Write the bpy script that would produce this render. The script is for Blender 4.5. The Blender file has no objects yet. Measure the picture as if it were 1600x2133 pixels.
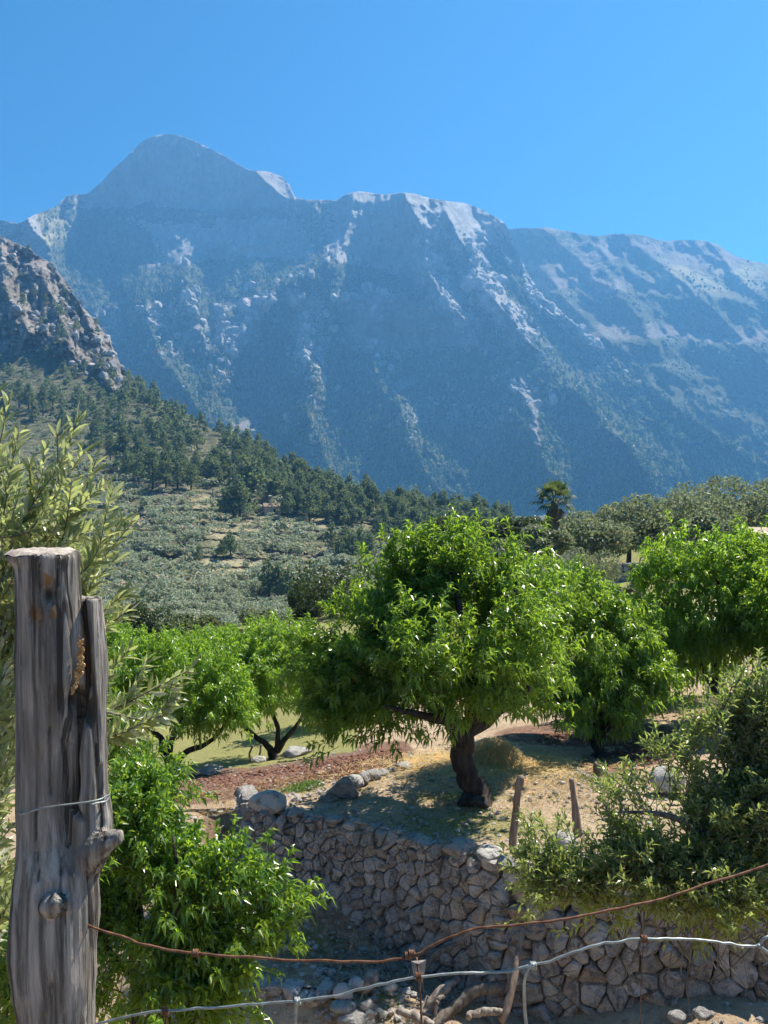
import bpy, math, random
import numpy as np
from mathutils import Vector, Matrix
R = math.radians
rng = np.random.default_rng(7)
random.seed(7)
S = bpy.context.scene
COL = S.collection

# ------------------------------------------------------------------ camera, sky, sun, exposure
F = 1735.0                      # focal length in photo pixels (1600 x 2133)
PITCH = R(2.2)
cam = bpy.data.objects.new('camera', bpy.data.cameras.new('camera'))
COL.objects.link(cam)
cam.data.sensor_fit = 'VERTICAL'
cam.data.angle = 2 * math.atan(1066.5 / F)
cam.data.clip_start = 0.05
cam.data.clip_end = 30000
cam.rotation_euler = (R(90) - PITCH, 0, 0)
S.camera = cam

SUN_AZ, SUN_EL = R(52), R(56)    # azimuth to the right of the viewing direction
w = bpy.data.worlds.new('World'); S.world = w; w.use_nodes = True
nt = w.node_tree; nt.nodes.clear()
sky = nt.nodes.new('ShaderNodeTexSky'); sky.sky_type = 'NISHITA'; sky.sun_disc = False
sky.sun_elevation = SUN_EL; sky.sun_rotation = SUN_AZ
sky.altitude = 300; sky.air_density = 1.0; sky.dust_density = 0.1; sky.ozone_density = 4.0
hs = nt.nodes.new('ShaderNodeHueSaturation'); hs.inputs['Saturation'].default_value = 1.58
bg = nt.nodes.new('ShaderNodeBackground'); bg.inputs['Strength'].default_value = 0.042
wo = nt.nodes.new('ShaderNodeOutputWorld')
nt.links.new(sky.outputs[0], hs.inputs['Color']); nt.links.new(hs.outputs[0], bg.inputs[0]); nt.links.new(bg.outputs[0], wo.inputs[0])

sl = bpy.data.lights.new('sun', 'SUN'); sl.energy = 5.0; sl.angle = R(0.55); sl.color = (1.0, 0.93, 0.82)
sun = bpy.data.objects.new('sun', sl); COL.objects.link(sun)
sd = Vector((math.sin(SUN_AZ) * math.cos(SUN_EL), math.cos(SUN_AZ) * math.cos(SUN_EL), math.sin(SUN_EL)))
sun.rotation_euler = (-sd).to_track_quat('-Z', 'Y').to_euler()

S.view_settings.view_transform = 'Standard'; S.view_settings.look = 'None'
S.view_settings.exposure = 1.22; S.view_settings.gamma = 1.0
S.render.engine = 'CYCLES'
cy = S.cycles
cy.use_denoising = True
cy.max_bounces = 8; cy.diffuse_bounces = 3; cy.glossy_bounces = 2; cy.transmission_bounces = 4
cy.volume_bounces = 1; cy.transparent_max_bounces = 4
cy.use_adaptive_sampling = True; cy.adaptive_threshold = 0.02

# ------------------------------------------------------------------ helpers
CP, SP = math.cos(PITCH), math.sin(PITCH)
def P(px, py, D):
    """World point seen at photo pixel (px,py) at forward distance D (metres)."""
    px, py, D = np.broadcast_arrays(np.asarray(px, float), np.asarray(py, float), np.asarray(D, float))
    xc = (px - 800.0) / F; yc = (1066.5 - py) / F
    dy = CP + yc * SP; dz = -SP + yc * CP
    return np.stack([xc / dy * D, D, dz / dy * D], -1)
def XY(px, D):
    return np.array([(px - 800.0) / F / CP * D, D])
def pxlen(n, D): return n / F * D

def nrm(v): return v / np.maximum(np.linalg.norm(v, axis=-1, keepdims=True), 1e-9)

def _h(ix, iy, iz, seed):
    h = (ix.astype(np.int64) * 374761393 + iy.astype(np.int64) * 668265263 + iz.astype(np.int64) * 1274126177 + seed * 362437) & 0xffffffff
    h = ((h ^ (h >> 13)) * 1274126177) & 0xffffffff
    h = ((h ^ (h >> 16)) * 2246822519) & 0xffffffff
    return ((h ^ (h >> 15)) & 0xffffff) / float(0xffffff)
def noise(x, y, z=0.0, seed=0):
    x, y, z = np.broadcast_arrays(np.asarray(x, float), np.asarray(y, float), np.asarray(z, float))
    ix, iy, iz = np.floor(x), np.floor(y), np.floor(z)
    fx, fy, fz = x - ix, y - iy, z - iz
    fx = fx * fx * (3 - 2 * fx); fy = fy * fy * (3 - 2 * fy); fz = fz * fz * (3 - 2 * fz)
    flat = np.all(iz == z)
    def layer(k):
        a = _h(ix, iy, iz + k, seed); b = _h(ix + 1, iy, iz + k, seed)
        c = _h(ix, iy + 1, iz + k, seed); d = _h(ix + 1, iy + 1, iz + k, seed)
        return (a + (b - a) * fx) * (1 - fy) + (c + (d - c) * fx) * fy
    if flat: return layer(0) * 2 - 1
    l0, l1 = layer(0), layer(1)
    return (l0 + (l1 - l0) * fz) * 2 - 1
def fbm(x, y, z=0.0, seed=0, oct=4, gain=0.5):
    s = 0; a = 1; t = 0
    for i in range(oct):
        s = s + a * noise(x * 2 ** i, y * 2 ** i, np.asarray(z) * 2 ** i, seed + i * 17); t += a; a *= gain
    return s / t
def ridged(x, y, seed=0, oct=4, gain=0.5):
    s = 0; a = 1; t = 0
    for i in range(oct):
        s = s + a * (1 - 2 * np.abs(noise(x * 2 ** i, y * 2 ** i, 0.0, seed + i * 31))); t += a; a *= gain
    return s / t
def seg_dist(px, py, line):
    d = np.full(np.shape(px), 1e9)
    for (ax, ay), (bx, by) in zip(line[:-1], line[1:]):
        vx, vy = bx - ax, by - ay; l2 = vx * vx + vy * vy
        t = np.clip(((px - ax) * vx + (py - ay) * vy) / l2, 0, 1)
        d = np.minimum(d, np.hypot(px - ax - t * vx, py - ay - t * vy))
    return d
def sstep(a, b, x):
    t = np.clip((x - a) / (b - a), 0, 1); return t * t * (3 - 2 * t)
def blob(px, py, cx, cy_, rx, ry, soft=0.5):
    r = np.hypot((px - cx) / rx, (py - cy_) / ry)
    return 1 - sstep(1 - soft, 1 + soft, r)

class MB:
    """Collects vertices, triangles and quads for one mesh."""
    def __init__(s): s.v = []; s.t = []; s.q = []; s.c = []; s.n = 0
    def add(s, v, tris=None, quads=None, col=None):
        v = np.asarray(v, float).reshape(-1, 3)
        if tris is not None and len(tris): s.t.append(np.asarray(tris, int).reshape(-1, 3) + s.n)
        if quads is not None and len(quads): s.q.append(np.asarray(quads, int).reshape(-1, 4) + s.n)
        if col is None: col = np.full((len(v), 4), 0.5)
        else:
            col = np.asarray(col, float)
            if col.ndim == 1: col = np.tile(col, (len(v), 1))
            if col.shape[1] == 3: col = np.concatenate([col, np.ones((len(col), 1))], 1)
        s.c.append(col); s.v.append(v); s.n += len(v)
    def mesh(s, name, mat, smooth=False):
        me = bpy.data.meshes.new(name)
        v = np.concatenate(s.v); c = np.concatenate(s.c)
        t = np.concatenate(s.t) if s.t else np.zeros((0, 3), int)
        q = np.concatenate(s.q) if s.q else np.zeros((0, 4), int)
        me.vertices.add(len(v)); me.vertices.foreach_set('co', v.astype(np.float32).ravel())
        li = np.concatenate([t.ravel(), q.ravel()]).astype(np.int32)
        me.loops.add(len(li)); me.loops.foreach_set('vertex_index', li)
        nf = len(t) + len(q)
        tot = np.concatenate([np.full(len(t), 3), np.full(len(q), 4)]).astype(np.int32)
        st = (np.cumsum(tot) - tot).astype(np.int32)
        me.polygons.add(nf); me.polygons.foreach_set('loop_start', st)
        me.polygons.foreach_set('loop_total', tot)
        me.polygons.foreach_set('use_smooth', np.full(nf, smooth))
        me.update(calc_edges=True)
        a = me.color_attributes.new('var', 'FLOAT_COLOR', 'POINT')
        a.data.foreach_set('color', c.astype(np.float32).ravel())
        if mat is not None: me.materials.append(mat)
        return me
    def build(s, name, mat, parent=None, smooth=False, kind=None, loc=None):
        if loc is not None: s.v = [x - np.asarray(loc) for x in s.v]
        o = bpy.data.objects.new(name, s.mesh(name, mat, smooth)); COL.objects.link(o)
        if parent is not None: o.parent = parent
        if loc is not None and parent is None: o.location = loc
        if kind: o['kind'] = kind
        return o
def tag(o, label, cat, group=None):
    o['label'] = label; o['category'] = cat
    if group: o['group'] = group
    return o
def thing(name, loc, label, cat, group=None):
    o = bpy.data.objects.new(name, None); COL.objects.link(o); o.location = [float(a) for a in loc]
    o.empty_display_size = 0.1
    return tag(o, label, cat, group)

def tube(mb, pts, rad, sides=6, col=None, cap=True):
    pts = np.asarray(pts, float); n = len(pts); rad = np.broadcast_to(np.asarray(rad, float), (n,))
    tg = nrm(np.gradient(pts, axis=0))
    a = np.array([0, 0, 1.0]) if abs(tg[0, 2]) < 0.9 else np.array([1.0, 0, 0])
    u = nrm(np.cross(tg[0], a)); U = []
    for i in range(n):
        u = nrm(u - tg[i] * np.dot(u, tg[i])); U.append(u)
    U = np.array(U); V = np.cross(tg, U)
    th = np.arange(sides) * 2 * np.pi / sides
    ring = (U[:, None] * np.cos(th)[None, :, None] + V[:, None] * np.sin(th)[None, :, None]) * rad[:, None, None] + pts[:, None]
    i = np.arange(n - 1)[:, None] * sides; j = np.arange(sides)[None]; j2 = (j + 1) % sides
    q = np.stack([i + j, i + j2, i + sides + j2, i + sides + j], -1).reshape(-1, 4)
    v = ring.reshape(-1, 3); t = None
    if cap:
        v = np.concatenate([v, pts[:1], pts[-1:]]); b = n * sides
        jj = np.arange(sides); k = (jj + 1) % sides
        t = np.concatenate([np.stack([np.full(sides, b), k, jj], -1),
                            np.stack([np.full(sides, b + 1), (n - 1) * sides + jj, (n - 1) * sides + k], -1)])
    mb.add(v, t, q, col)
def smooth_path(pts, n=24):
    pts = np.asarray(pts, float); k = len(pts)
    p = np.concatenate([2 * pts[:1] - pts[1:2], pts, 2 * pts[-1:] - pts[-2:-1]])
    t = np.linspace(0, k - 1 - 1e-6, n); i = t.astype(int); f = (t - i)[:, None]
    a, b, c, d = p[i], p[i + 1], p[i + 2], p[i + 3]
    return 0.5 * (2 * b + (c - a) * f + (2 * a - 5 * b + 4 * c - d) * f ** 2 + (3 * b - a - 3 * c + d) * f ** 3)

def leafset(mb, base, dirs, nor, L, W, droop, var, fold=0.35, wide=0.45):
    """N leaves of 4 triangles, folded along the midrib."""
    N = len(base); dirs = nrm(dirs); side = nrm(np.cross(dirs, nor)); up = np.cross(side, dirs)
    L = np.broadcast_to(L, (N,))[:, None]; W = np.broadcast_to(W, (N,))[:, None]; droop = np.broadcast_to(droop, (N,))[:, None]
    mid = base + dirs * L * wide + up * L * droop * 0.35
    l = mid - side * W * 0.5 + up * W * fold; r = mid + side * W * 0.5 + up * W * fold
    tip = base + dirs * L * (1 - 0.25 * droop) - np.array([0, 0, 1.0]) * L * droop * 0.6
    v = np.stack([base, l, mid, r, tip], 1).reshape(-1, 3)
    k = np.arange(N)[:, None] * 5
    t = np.concatenate([k + np.array([0, 2, 1]), k + np.array([0, 3, 2]), k + np.array([1, 2, 4]), k + np.array([2, 3, 4])], 1)
    mb.add(v, t.reshape(-1, 3), None, np.repeat(var, 5, 0))

def rvar(n): return np.concatenate([rng.random((n, 3)), np.ones((n, 1))], 1)
def rdir(n): return nrm(rng.normal(size=(n, 3)))

# ------------------------------------------------------------------ materials
def newmat(name):
    m = bpy.data.materials.new(name); m.use_nodes = True
    nt = m.node_tree; nt.nodes.clear()
    out = nt.nodes.new('ShaderNodeOutputMaterial')
    return m, nt, out
class G:
    def __init__(s, nt): s.nt = nt
    def n(s, t, **k):
        n = s.nt.nodes.new(t)
        for a, b in k.items(): setattr(n, a, b)
        return n
    def put(s, sock, v):
        if v is None: return
        if hasattr(v, 'is_linked') or isinstance(v, bpy.types.NodeSocket): s.nt.links.new(v, sock)
        else:
            if isinstance(v, tuple) and len(v) == 3 and sock.type == 'RGBA': v = v + (1,)
            sock.default_value = v
    def mix(s, f, a, b, mode='MIX'):
        n = s.n('ShaderNodeMix', data_type='RGBA', blend_type=mode, clamp_factor=True)
        s.put(n.inputs[0], f); s.put(n.inputs[6], a); s.put(n.inputs[7], b); return n.outputs[2]
    def math(s, op, a, b=None, clamp=False):
        n = s.n('ShaderNodeMath', operation=op, use_clamp=clamp); s.put(n.inputs[0], a); s.put(n.inputs[1], b); return n.outputs[0]
    def ramp(s, f, a, b, lo=0.0, hi=1.0):
        n = s.n('ShaderNodeMapRange'); n.interpolation_type = 'SMOOTHSTEP'
        s.put(n.inputs[0], f); n.inputs[1].default_value = a; n.inputs[2].default_value = b
        n.inputs[3].default_value = lo; n.inputs[4].default_value = hi; return n.outputs[0]
    def noise(s, scale, detail=4, rough=0.55, vec=None, dist=0.0):
        n = s.n('ShaderNodeTexNoise'); n.inputs['Scale'].default_value = scale; n.inputs['Detail'].default_value = detail
        n.inputs['Roughness'].default_value = rough; n.inputs['Distortion'].default_value = dist
        if vec is not None: s.put(n.inputs['Vector'], vec)
        return n.outputs[0]
    def objco(s): return s.n('ShaderNodeTexCoord').outputs['Object']
    def geo(s): return s.n('ShaderNodeNewGeometry')
    def mapping(s, vec, scale):
        n = s.n('ShaderNodeMapping'); s.put(n.inputs[0], vec); n.inputs['Scale'].default_value = scale; return n.outputs[0]
    def attr(s, name='var'):
        a = s.n('ShaderNodeAttribute', attribute_name=name); sp = s.n('ShaderNodeSeparateColor')
        s.nt.links.new(a.outputs['Color'], sp.inputs[0]); return sp.outputs[0], sp.outputs[1], sp.outputs[2], a.outputs['Alpha']
    def bump(s, h, strength=0.5, dist=0.02):
        n = s.n('ShaderNodeBump'); n.inputs['Strength'].default_value = strength; n.inputs['Distance'].default_value = dist
        s.put(n.inputs['Height'], h); return n.outputs[0]
    def bsdf(s, col, rough=0.8, spec=0.3, normal=None, metal=0.0):
        n = s.n('ShaderNodeBsdfPrincipled'); s.put(n.inputs['Base Color'], col); s.put(n.inputs['Roughness'], rough)
        n.inputs['Specular IOR Level'].default_value = spec; n.inputs['Metallic'].default_value = metal
        if normal is not None: s.put(n.inputs['Normal'], normal)
        return n.outputs[0]

def leaf_mat(name, dark, light, trans, tf=0.4, rough=0.4, spec=0.5, under=None):
    m, nt, out = newmat(name); g = G(nt)
    r, gg, b, _ = g.attr()
    col = g.mix(r, dark, light)
    col = g.mix(g.ramp(b, 0.90, 0.99, 0, 0.8), col, tuple(c * k for c, k in zip(light, (2.6, 1.35, 1.2))))
    if under is not None: col = g.mix(g.geo().outputs['Backfacing'], col, under)
    pr = g.bsdf(col, rough, spec)
    tr = g.n('ShaderNodeBsdfTranslucent')
    g.put(tr.inputs[0], g.mix(gg, trans, tuple(c * 0.6 for c in trans)))
    mx = g.n('ShaderNodeMixShader'); mx.inputs[0].default_value = tf
    nt.links.new(pr, mx.inputs[1]); nt.links.new(tr.outputs[0], mx.inputs[2]); nt.links.new(mx.outputs[0], out.inputs[0])
    return m
def plain(name, col, rough=0.8, spec=0.3, var=None, nscale=8.0, bump=0.0, metal=0.0, bdist=0.02, stretch=None):
    m, nt, out = newmat(name); g = G(nt)
    co = g.objco()
    if stretch: co = g.mapping(co, stretch)
    n = g.noise(nscale, 5, 0.6, co)
    c = g.mix(g.ramp(n, 0.35, 0.65), col, var) if var else col
    nm = g.bump(n, bump, bdist) if bump else None
    nt.links.new(g.bsdf(c, rough, spec, nm, metal), out.inputs[0]); return m

M = {}
M['almond'] = leaf_mat('almond_leaf', (0.035, 0.095, 0.014), (0.085, 0.18, 0.022), (0.48, 0.72, 0.05), 0.46, 0.30, 0.7)
M['almond_far'] = leaf_mat('almond_leaf_bright', (0.045, 0.12, 0.016), (0.10, 0.21, 0.024), (0.52, 0.78, 0.05), 0.48, 0.33, 0.6)
M['olive_big'] = leaf_mat('olive_leaf', (0.085, 0.115, 0.038), (0.19, 0.22, 0.085), (0.60, 0.68, 0.22), 0.42, 0.30, 0.8, under=(0.50, 0.49, 0.36))
M['olive_bush'] = leaf_mat('wild_olive_leaf', (0.065, 0.105, 0.026), (0.155, 0.20, 0.055), (0.52, 0.64, 0.12), 0.45, 0.28, 0.7, under=(0.27, 0.29, 0.18))
M['olive_far'] = leaf_mat('olive_tree_leaf', (0.115, 0.14, 0.082), (0.25, 0.28, 0.175), (0.34, 0.40, 0.17), 0.38, 0.5, 0.35)
M['olive_hill'] = leaf_mat('hill_olive_leaf', (0.22, 0.25, 0.17), (0.40, 0.43, 0.30), (0.42, 0.48, 0.25), 0.4, 0.6, 0.3)
M['forest'] = leaf_mat('mountain_pine', (0.06, 0.088, 0.042), (0.19, 0.23, 0.105), (0.38, 0.46, 0.17), 0.38, 0.7, 0.1)
M['dark'] = leaf_mat('carob_leaf', (0.026, 0.042, 0.016), (0.062, 0.082, 0.030), (0.15, 0.21, 0.05), 0.32, 0.4, 0.45)
M['dullgreen'] = leaf_mat('dull_olive_leaf', (0.075, 0.095, 0.042), (0.14, 0.165, 0.08), (0.24, 0.29, 0.09), 0.35, 0.5, 0.35)
M['pine'] = leaf_mat('pine_needle', (0.052, 0.078, 0.04), (0.135, 0.17, 0.08), (0.28, 0.36, 0.13), 0.38, 0.6, 0.2)
M['deadfrond'] = leaf_mat('dead_frond', (0.13, 0.10, 0.06), (0.24, 0.19, 0.12), (0.2, 0.15, 0.08), 0.2, 0.7, 0.2)
M['palm'] = leaf_mat('palm_leaf', (0.030, 0.050, 0.018), (0.07, 0.10, 0.035), (0.20, 0.28, 0.07), 0.3, 0.6, 0.3)
M['grass'] = leaf_mat('grass_blade', (0.05, 0.12, 0.02), (0.11, 0.20, 0.03), (0.25, 0.45, 0.05), 0.35, 0.5, 0.3)
M['straw'] = leaf_mat('straw_stalk', (0.42, 0.30, 0.11), (0.62, 0.47, 0.20), (0.5, 0.36, 0.12), 0.25, 0.5, 0.4)
M['bark'] = plain('dark_bark', (0.022, 0.018, 0.015), 0.9, 0.2, (0.055, 0.045, 0.038), 14, 0.9, bdist=0.03, stretch=(1, 1, 0.35))
M['greybark'] = plain('grey_bark', (0.10, 0.085, 0.068), 0.9, 0.2, (0.20, 0.175, 0.145), 20, 0.7, stretch=(1, 1, 0.3))
M['pole'] = plain('weathered_pole', (0.14, 0.105, 0.08), 0.85, 0.2, (0.27, 0.21, 0.165), 18, 0.7, bdist=0.01, stretch=(1, 1, 0.15))
M['deadwood'] = plain('dead_wood', (0.13, 0.105, 0.085), 0.85, 0.2, (0.32, 0.28, 0.235), 12, 0.7, bdist=0.02)
M['galv'] = plain('galvanised_wire', (0.20, 0.22, 0.21), 0.5, 0.5, (0.33, 0.36, 0.34), 60, 0.1, metal=0.55, bdist=0.002)
M['rust'] = plain('rusty_wire', (0.10, 0.042, 0.022), 0.8, 0.3, (0.21, 0.105, 0.06), 70, 0.5, metal=0.2, bdist=0.001)
# ------------------------------------------------------------------ mountain materials
def mountain_mat(name, rock1, rock2, veg1, veg2, scale=1.0):
    m, nt, out = newmat(name); g = G(nt)
    r, sc, wm, gr = g.attr()          # rock, scree, warm stain, grass
    co = g.objco()
    n1 = g.noise(0.012 * scale, 8, 0.65, co); n2 = g.noise(0.06 * scale, 6, 0.7, co)
    ns = g.noise(0.05 * scale, 6, 0.65, g.mapping(co, (1, 1, 0.18)))
    rock = g.mix(g.ramp(n1, 0.35, 0.65), rock1, rock2)
    rock = g.mix(g.ramp(ns, 0.50, 0.72, 0, 0.55), rock, tuple(c * 0.45 for c in rock1))
    rock = g.mix(g.math('MULTIPLY', wm, g.ramp(n2, 0.35, 0.6), True), rock, (0.42, 0.26, 0.17))
    veg = g.mix(g.ramp(n2, 0.35, 0.68), veg1, veg2)
    veg = g.mix(g.math('MULTIPLY', gr, g.ramp(n1, 0.3, 0.6), True), veg, (0.42, 0.37, 0.22))
    n4 = g.noise(0.16 * scale, 4, 0.7, co)
    f = g.math('ADD', r, g.math('ADD', g.math('MULTIPLY', g.math('SUBTRACT', n2, 0.5), 1.5), g.math('MULTIPLY', g.math('SUBTRACT', n4, 0.5), 1.5)))
    col = g.mix(g.ramp(f, 0.30, 0.62), veg, rock)
    col = g.mix(sc, col, g.mix(g.ramp(n2, 0.3, 0.7), (0.21, 0.195, 0.175), (0.30, 0.275, 0.25)))
    nm = g.bump(g.math('ADD', g.math('ADD', n2, g.math('MULTIPLY', n4, 0.5)), g.math('MULTIPLY', ns, 0.7)), 1.0, 11.0 / scale)
    nt.links.new(g.bsdf(col, 0.95, 0.05, nm), out.inputs[0]); return m
M['mtn'] = mountain_mat('limestone_mountain', (0.28, 0.27, 0.25), (0.46, 0.435, 0.395), (0.034, 0.044, 0.024), (0.15, 0.155, 0.088))
M['far'] = mountain_mat('far_ridge', (0.15, 0.147, 0.135), (0.25, 0.24, 0.225), (0.055, 0.066, 0.036), (0.125, 0.125, 0.070))
M['hill'] = mountain_mat('hillside_ground', (0.17, 0.163, 0.145), (0.33, 0.31, 0.28), (0.085, 0.092, 0.05), (0.19, 0.185, 0.11), 3.0)

def sheet(name, px, py, D, cols, mat, back=((60, 0.01), (300, -0.25), (900, -0.9))):
    """Grid surface; px,py,D are [rows,cols] from the foot (row 0) to the skyline; the far side falls away behind the skyline."""
    pts = P(px, py, D); top = pts[-1]
    rows = [pts]
    for d, k in back:
        q = top.copy(); q[:, 0] *= (D[-1] + d) / D[-1]; q[:, 1] += d; q[:, 2] += k * d; rows.append(q[None])
    pts = np.concatenate(rows); nr, nc = pts.shape[:2]
    c = np.concatenate([cols] + [cols[-1:]] * len(back))
    i = np.arange(nr - 1)[:, None] * nc; j = np.arange(nc - 1)[None]
    q = np.stack([i + j, i + j + 1, i + nc + j + 1, i + nc + j], -1).reshape(-1, 4)
    mb = MB(); mb.add(pts.reshape(-1, 3), None, q, c.reshape(-1, 4))
    o = mb.build(name, mat, smooth=True); o['kind'] = 'structure'
    return o, pts[:len(px)]
def slope_of(pts):
    a = np.gradient(pts, axis=1); b = np.gradient(pts, axis=0)
    n = nrm(np.cross(a, b)); return n
def lowtree(mb, pos, h, wd, sides=5, tiers=2):
    """Tiny far conifers / shrubs as squat faceted cones, all in one mesh."""
    N = len(pos); th = np.arange(sides) * 2 * np.pi / sides
    ang = th[None] + rng.random((N, 1)) * 6.28
    jit = 0.7 + 0.6 * rng.random((N, sides)); jit2 = 0.7 + 0.6 * rng.random((N, sides))
    r1 = wd[:, None] * 0.5 * jit; r2 = wd[:, None] * 0.36 * jit2
    ring1 = np.stack([np.cos(ang) * r1, np.sin(ang) * r1, np.broadcast_to(h[:, None] * 0.22, r1.shape) + 0.12 * h[:, None] * (jit - 1)], -1)
    ring2 = np.stack([np.cos(ang + .6) * r2, np.sin(ang + .6) * r2, np.broadcast_to(h[:, None] * 0.66, r1.shape) + 0.12 * h[:, None] * (jit2 - 1)], -1)
    tip = np.stack([rng.normal(size=N) * wd * 0.08, rng.normal(size=N) * wd * 0.08, h], -1)[:, None]
    foot = np.zeros((N, 1, 3)); foot[:, 0, 2] = -0.1 * h
    v = np.concatenate([ring1, ring2, tip, foot], 1) + pos[:, None]
    K = 2 * sides + 2; j = np.arange(sides); k = (j + 1) % sides
    q = np.stack([j, k, sides + k, sides + j], -1)
    t = np.concatenate([np.stack([sides + j, sides + k, np.full(sides, 2 * sides)], -1), np.stack([k, j, np.full(sides, 2 * sides + 1)], -1)])
    off = (np.arange(N) * K)[:, None, None]
    mb.add(v.reshape(-1, 3), (t[None] + off).reshape(-1, 3), (q[None] + off).reshape(-1, 4), np.repeat(rvar(N), K, 0))
def sample_grid(arr, fi, fj):
    i = np.clip(fi.astype(int), 0, arr.shape[0] - 2); j = np.clip(fj.astype(int), 0, arr.shape[1] - 2)
    a = fi - i; b = fj - j
    if arr.ndim == 3: a = a[:, None]; b = b[:, None]
    return (arr[i, j] * (1 - a) + arr[i + 1, j] * a) * (1 - b) + (arr[i, j + 1] * (1 - a) + arr[i + 1, j + 1] * a) * b

# ------------------------------------------------------------------ main massif
def wgt_shelf(y): return np.exp(-((y - 445) / 60.0) ** 2)
def grid(sil, ybot, x0, x1, nc, nr, jag, seed):
    px = np.linspace(x0, x1, nc); sx, sy = zip(*sil)
    ys = np.interp(px, sx, sy) - jag * fbm(px / 26.0, 0 * px, 0.0, seed, 5, 0.65) * np.where((px > 1060) & (seed == 3), 9.0, 1.0)
    t = np.linspace(0, 1, nr)[:, None]
    py = ybot + (ys[None] - ybot) * t
    return np.broadcast_to(px[None], py.shape).copy(), py
SIL = [(-200, 430), (-60, 455), (0, 458), (40, 466), (70, 448), (118, 430), (135, 410), (150, 405), (182, 404), (215, 375), (240, 348), (268, 322), (298, 293), (318, 284), (335, 280), (352, 279), (374, 282), (402, 292), (440, 310), (470, 325), (500, 345), (520, 354), (560, 357), (588, 368), (604, 386), (614, 410), (640, 416), (700, 417), (722, 404), (750, 398), (800, 406), (835, 401), (862, 403), (900, 414), (968, 423), (1000, 434), (1030, 450), (1052, 465), (1064, 490), (1085, 540), (1120, 605), (1175, 655), (1250, 712), (1330, 782), (1420, 852), (1520, 922), (1600, 962), (1700, 1000), (1800, 1020)]
px, py = grid(SIL, 1110, -160, 1760, 620, 290, 1.1, 3)
py_w = py + 16 * fbm(px / 50, py / 50, 0, 7, 3) * wgt_shelf(py)
wl = 1 - sstep(600, 680, px)         # left part with the dome and its shelf
bl = np.interp(py_w, [281, 300, 430, 447, 455, 545, 600, 640, 760, 900, 1000, 1110], [2866, 2864, 2844, 2795, 2785, 2740, 2580, 2520, 2360, 2150, 1980, 1780])
br = np.interp(py, [398, 420, 565, 620, 735, 790, 900, 1000, 1110], [2760, 2690, 2650, 2530, 2490, 2330, 2140, 1970, 1780])
D = bl * wl + br * (1 - wl)
wx = px + 14 * fbm(px / 60, py / 60, 0, 5, 3); wy = py + 14 * fbm(px / 60, py / 60, 0, 9, 3)
for line, amp, wd in [
    ([(735, 395), (722, 470), (690, 560)], 90, 38), ([(845, 400), (885, 500), (903, 575), (940, 640), (1040, 755), (1110, 870), (1150, 980)], 190, 55),
    ([(925, 440), (1000, 590), (1060, 660), (1150, 770), (1250, 870), (1350, 980)], 160, 48), ([(1055, 470), (1105, 605), (1250, 720), (1420, 860), (1600, 970)], 90, 40),
    ([(650, 565), (560, 615), (500, 700), (440, 800), (420, 900)], 140, 46), ([(390, 555), (392, 640), (425, 720)], 110, 28),
    ([(620, 605), (640, 740), (652, 800), (620, 890)], 130, 36), ([(800, 590), (765, 700), (800, 800), (850, 900), (900, 1010)], 120, 48),
    ([(300, 640), (330, 740), (420, 850)], 110, 36), ([(60, 455), (105, 520), (110, 580)], 150, 34), ([(540, 360), (575, 400), (610, 410)], 60, 20),
    ([(700, 620), (690, 700), (640, 860), (700, 990)], 90, 36), ([(470, 900), (560, 960), (640, 1040)], 80, 40), ([(1000, 480), (1045, 540), (1090, 600)], 60, 22)]:
    d = seg_dist(wx, wy, line); D = D - 1.7 * amp * np.exp(-d / wd)
for line, amp, wd in [([(640, 600), (575, 760), (545, 860), (600, 960)], 100, 30), ([(705, 640), (715, 780), (730, 920)], 70, 26), ([(950, 600), (1000, 700), (1060, 800)], 60, 20),
                      ([(450, 560), (440, 640), (400, 760)], 80, 26), ([(985, 440), (1030, 520), (1080, 600)], 60, 20), ([(180, 480), (230, 590), (260, 680)], 90, 40)]:
    d = seg_dist(wx, wy, line); D = D + 1.6 * amp * np.exp(-d / wd)
dome = blob(px, py, 380, 360, 260, 90, 0.25) * wl
cliff = np.maximum(dome, blob(px, py, 400, 505, 290, 58, 0.3) * wl)
cliff = np.maximum(cliff, blob(px, py, 800, 480, 110, 95, 0.35)); cliff = np.maximum(cliff, blob(px, py, 850, 668, 150, 62, 0.35) * 0.9)
cliff = np.maximum(cliff, blob(px, py, 985, 450, 80, 45, 0.4))
sk = px + 0.55 * (py - 600) * np.where(px > 820, -1, 0.35)      # gullies run down and outwards
rough = 1 - 0.62 * cliff - 0.26 * dome
D = D - 70 * ridged(sk / 110, py / 190, 11, 4) * rough - 64 * ridged((sk + 12 * fbm(px / 30, py / 30, 0, 12, 2)) / 46, py / 75, 21, 4, .55) * rough
D = D - 27 * ridged(sk / 17, py / 24, 31, 4, .6) * rough - 15 * ridged(px / 17, py / 70, 41, 3) * cliff - 17 * fbm(px / 7, py / 7, 0, 43, 3, .7) * (.45 + .55 * rough)
pts = P(px, py, D); nm = slope_of(pts); nz = np.abs(nm[..., 2])
scr = np.zeros_like(px)
for line, wd in [([(1068, 765), (1085, 785), (1098, 815)], 8), ([(1095, 810), (1118, 838)], 17), ([(1120, 840), (1112, 880), (1120, 935)], 8), ([(430, 678), (385, 700), (368, 735)], 11), ([(862, 788), (832, 802), (815, 815)], 11),
                 ([(240, 655), (285, 660)], 9), ([(350, 830), (365, 840)], 9), ([(500, 890), (520, 880)], 8)]:
    scr = np.maximum(scr, 1 - sstep(0.55, 1.25, seg_dist(px + 7 * fbm(px / 14, py / 14, 0, 77, 2), py, line) / wd))
rk = sstep(0.74, 0.45, nz) * 0.85 + 0.95 * cliff + 0.75 * fbm(px / 40, py / 40, 0, 51, 5, .6) + 0.02
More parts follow.
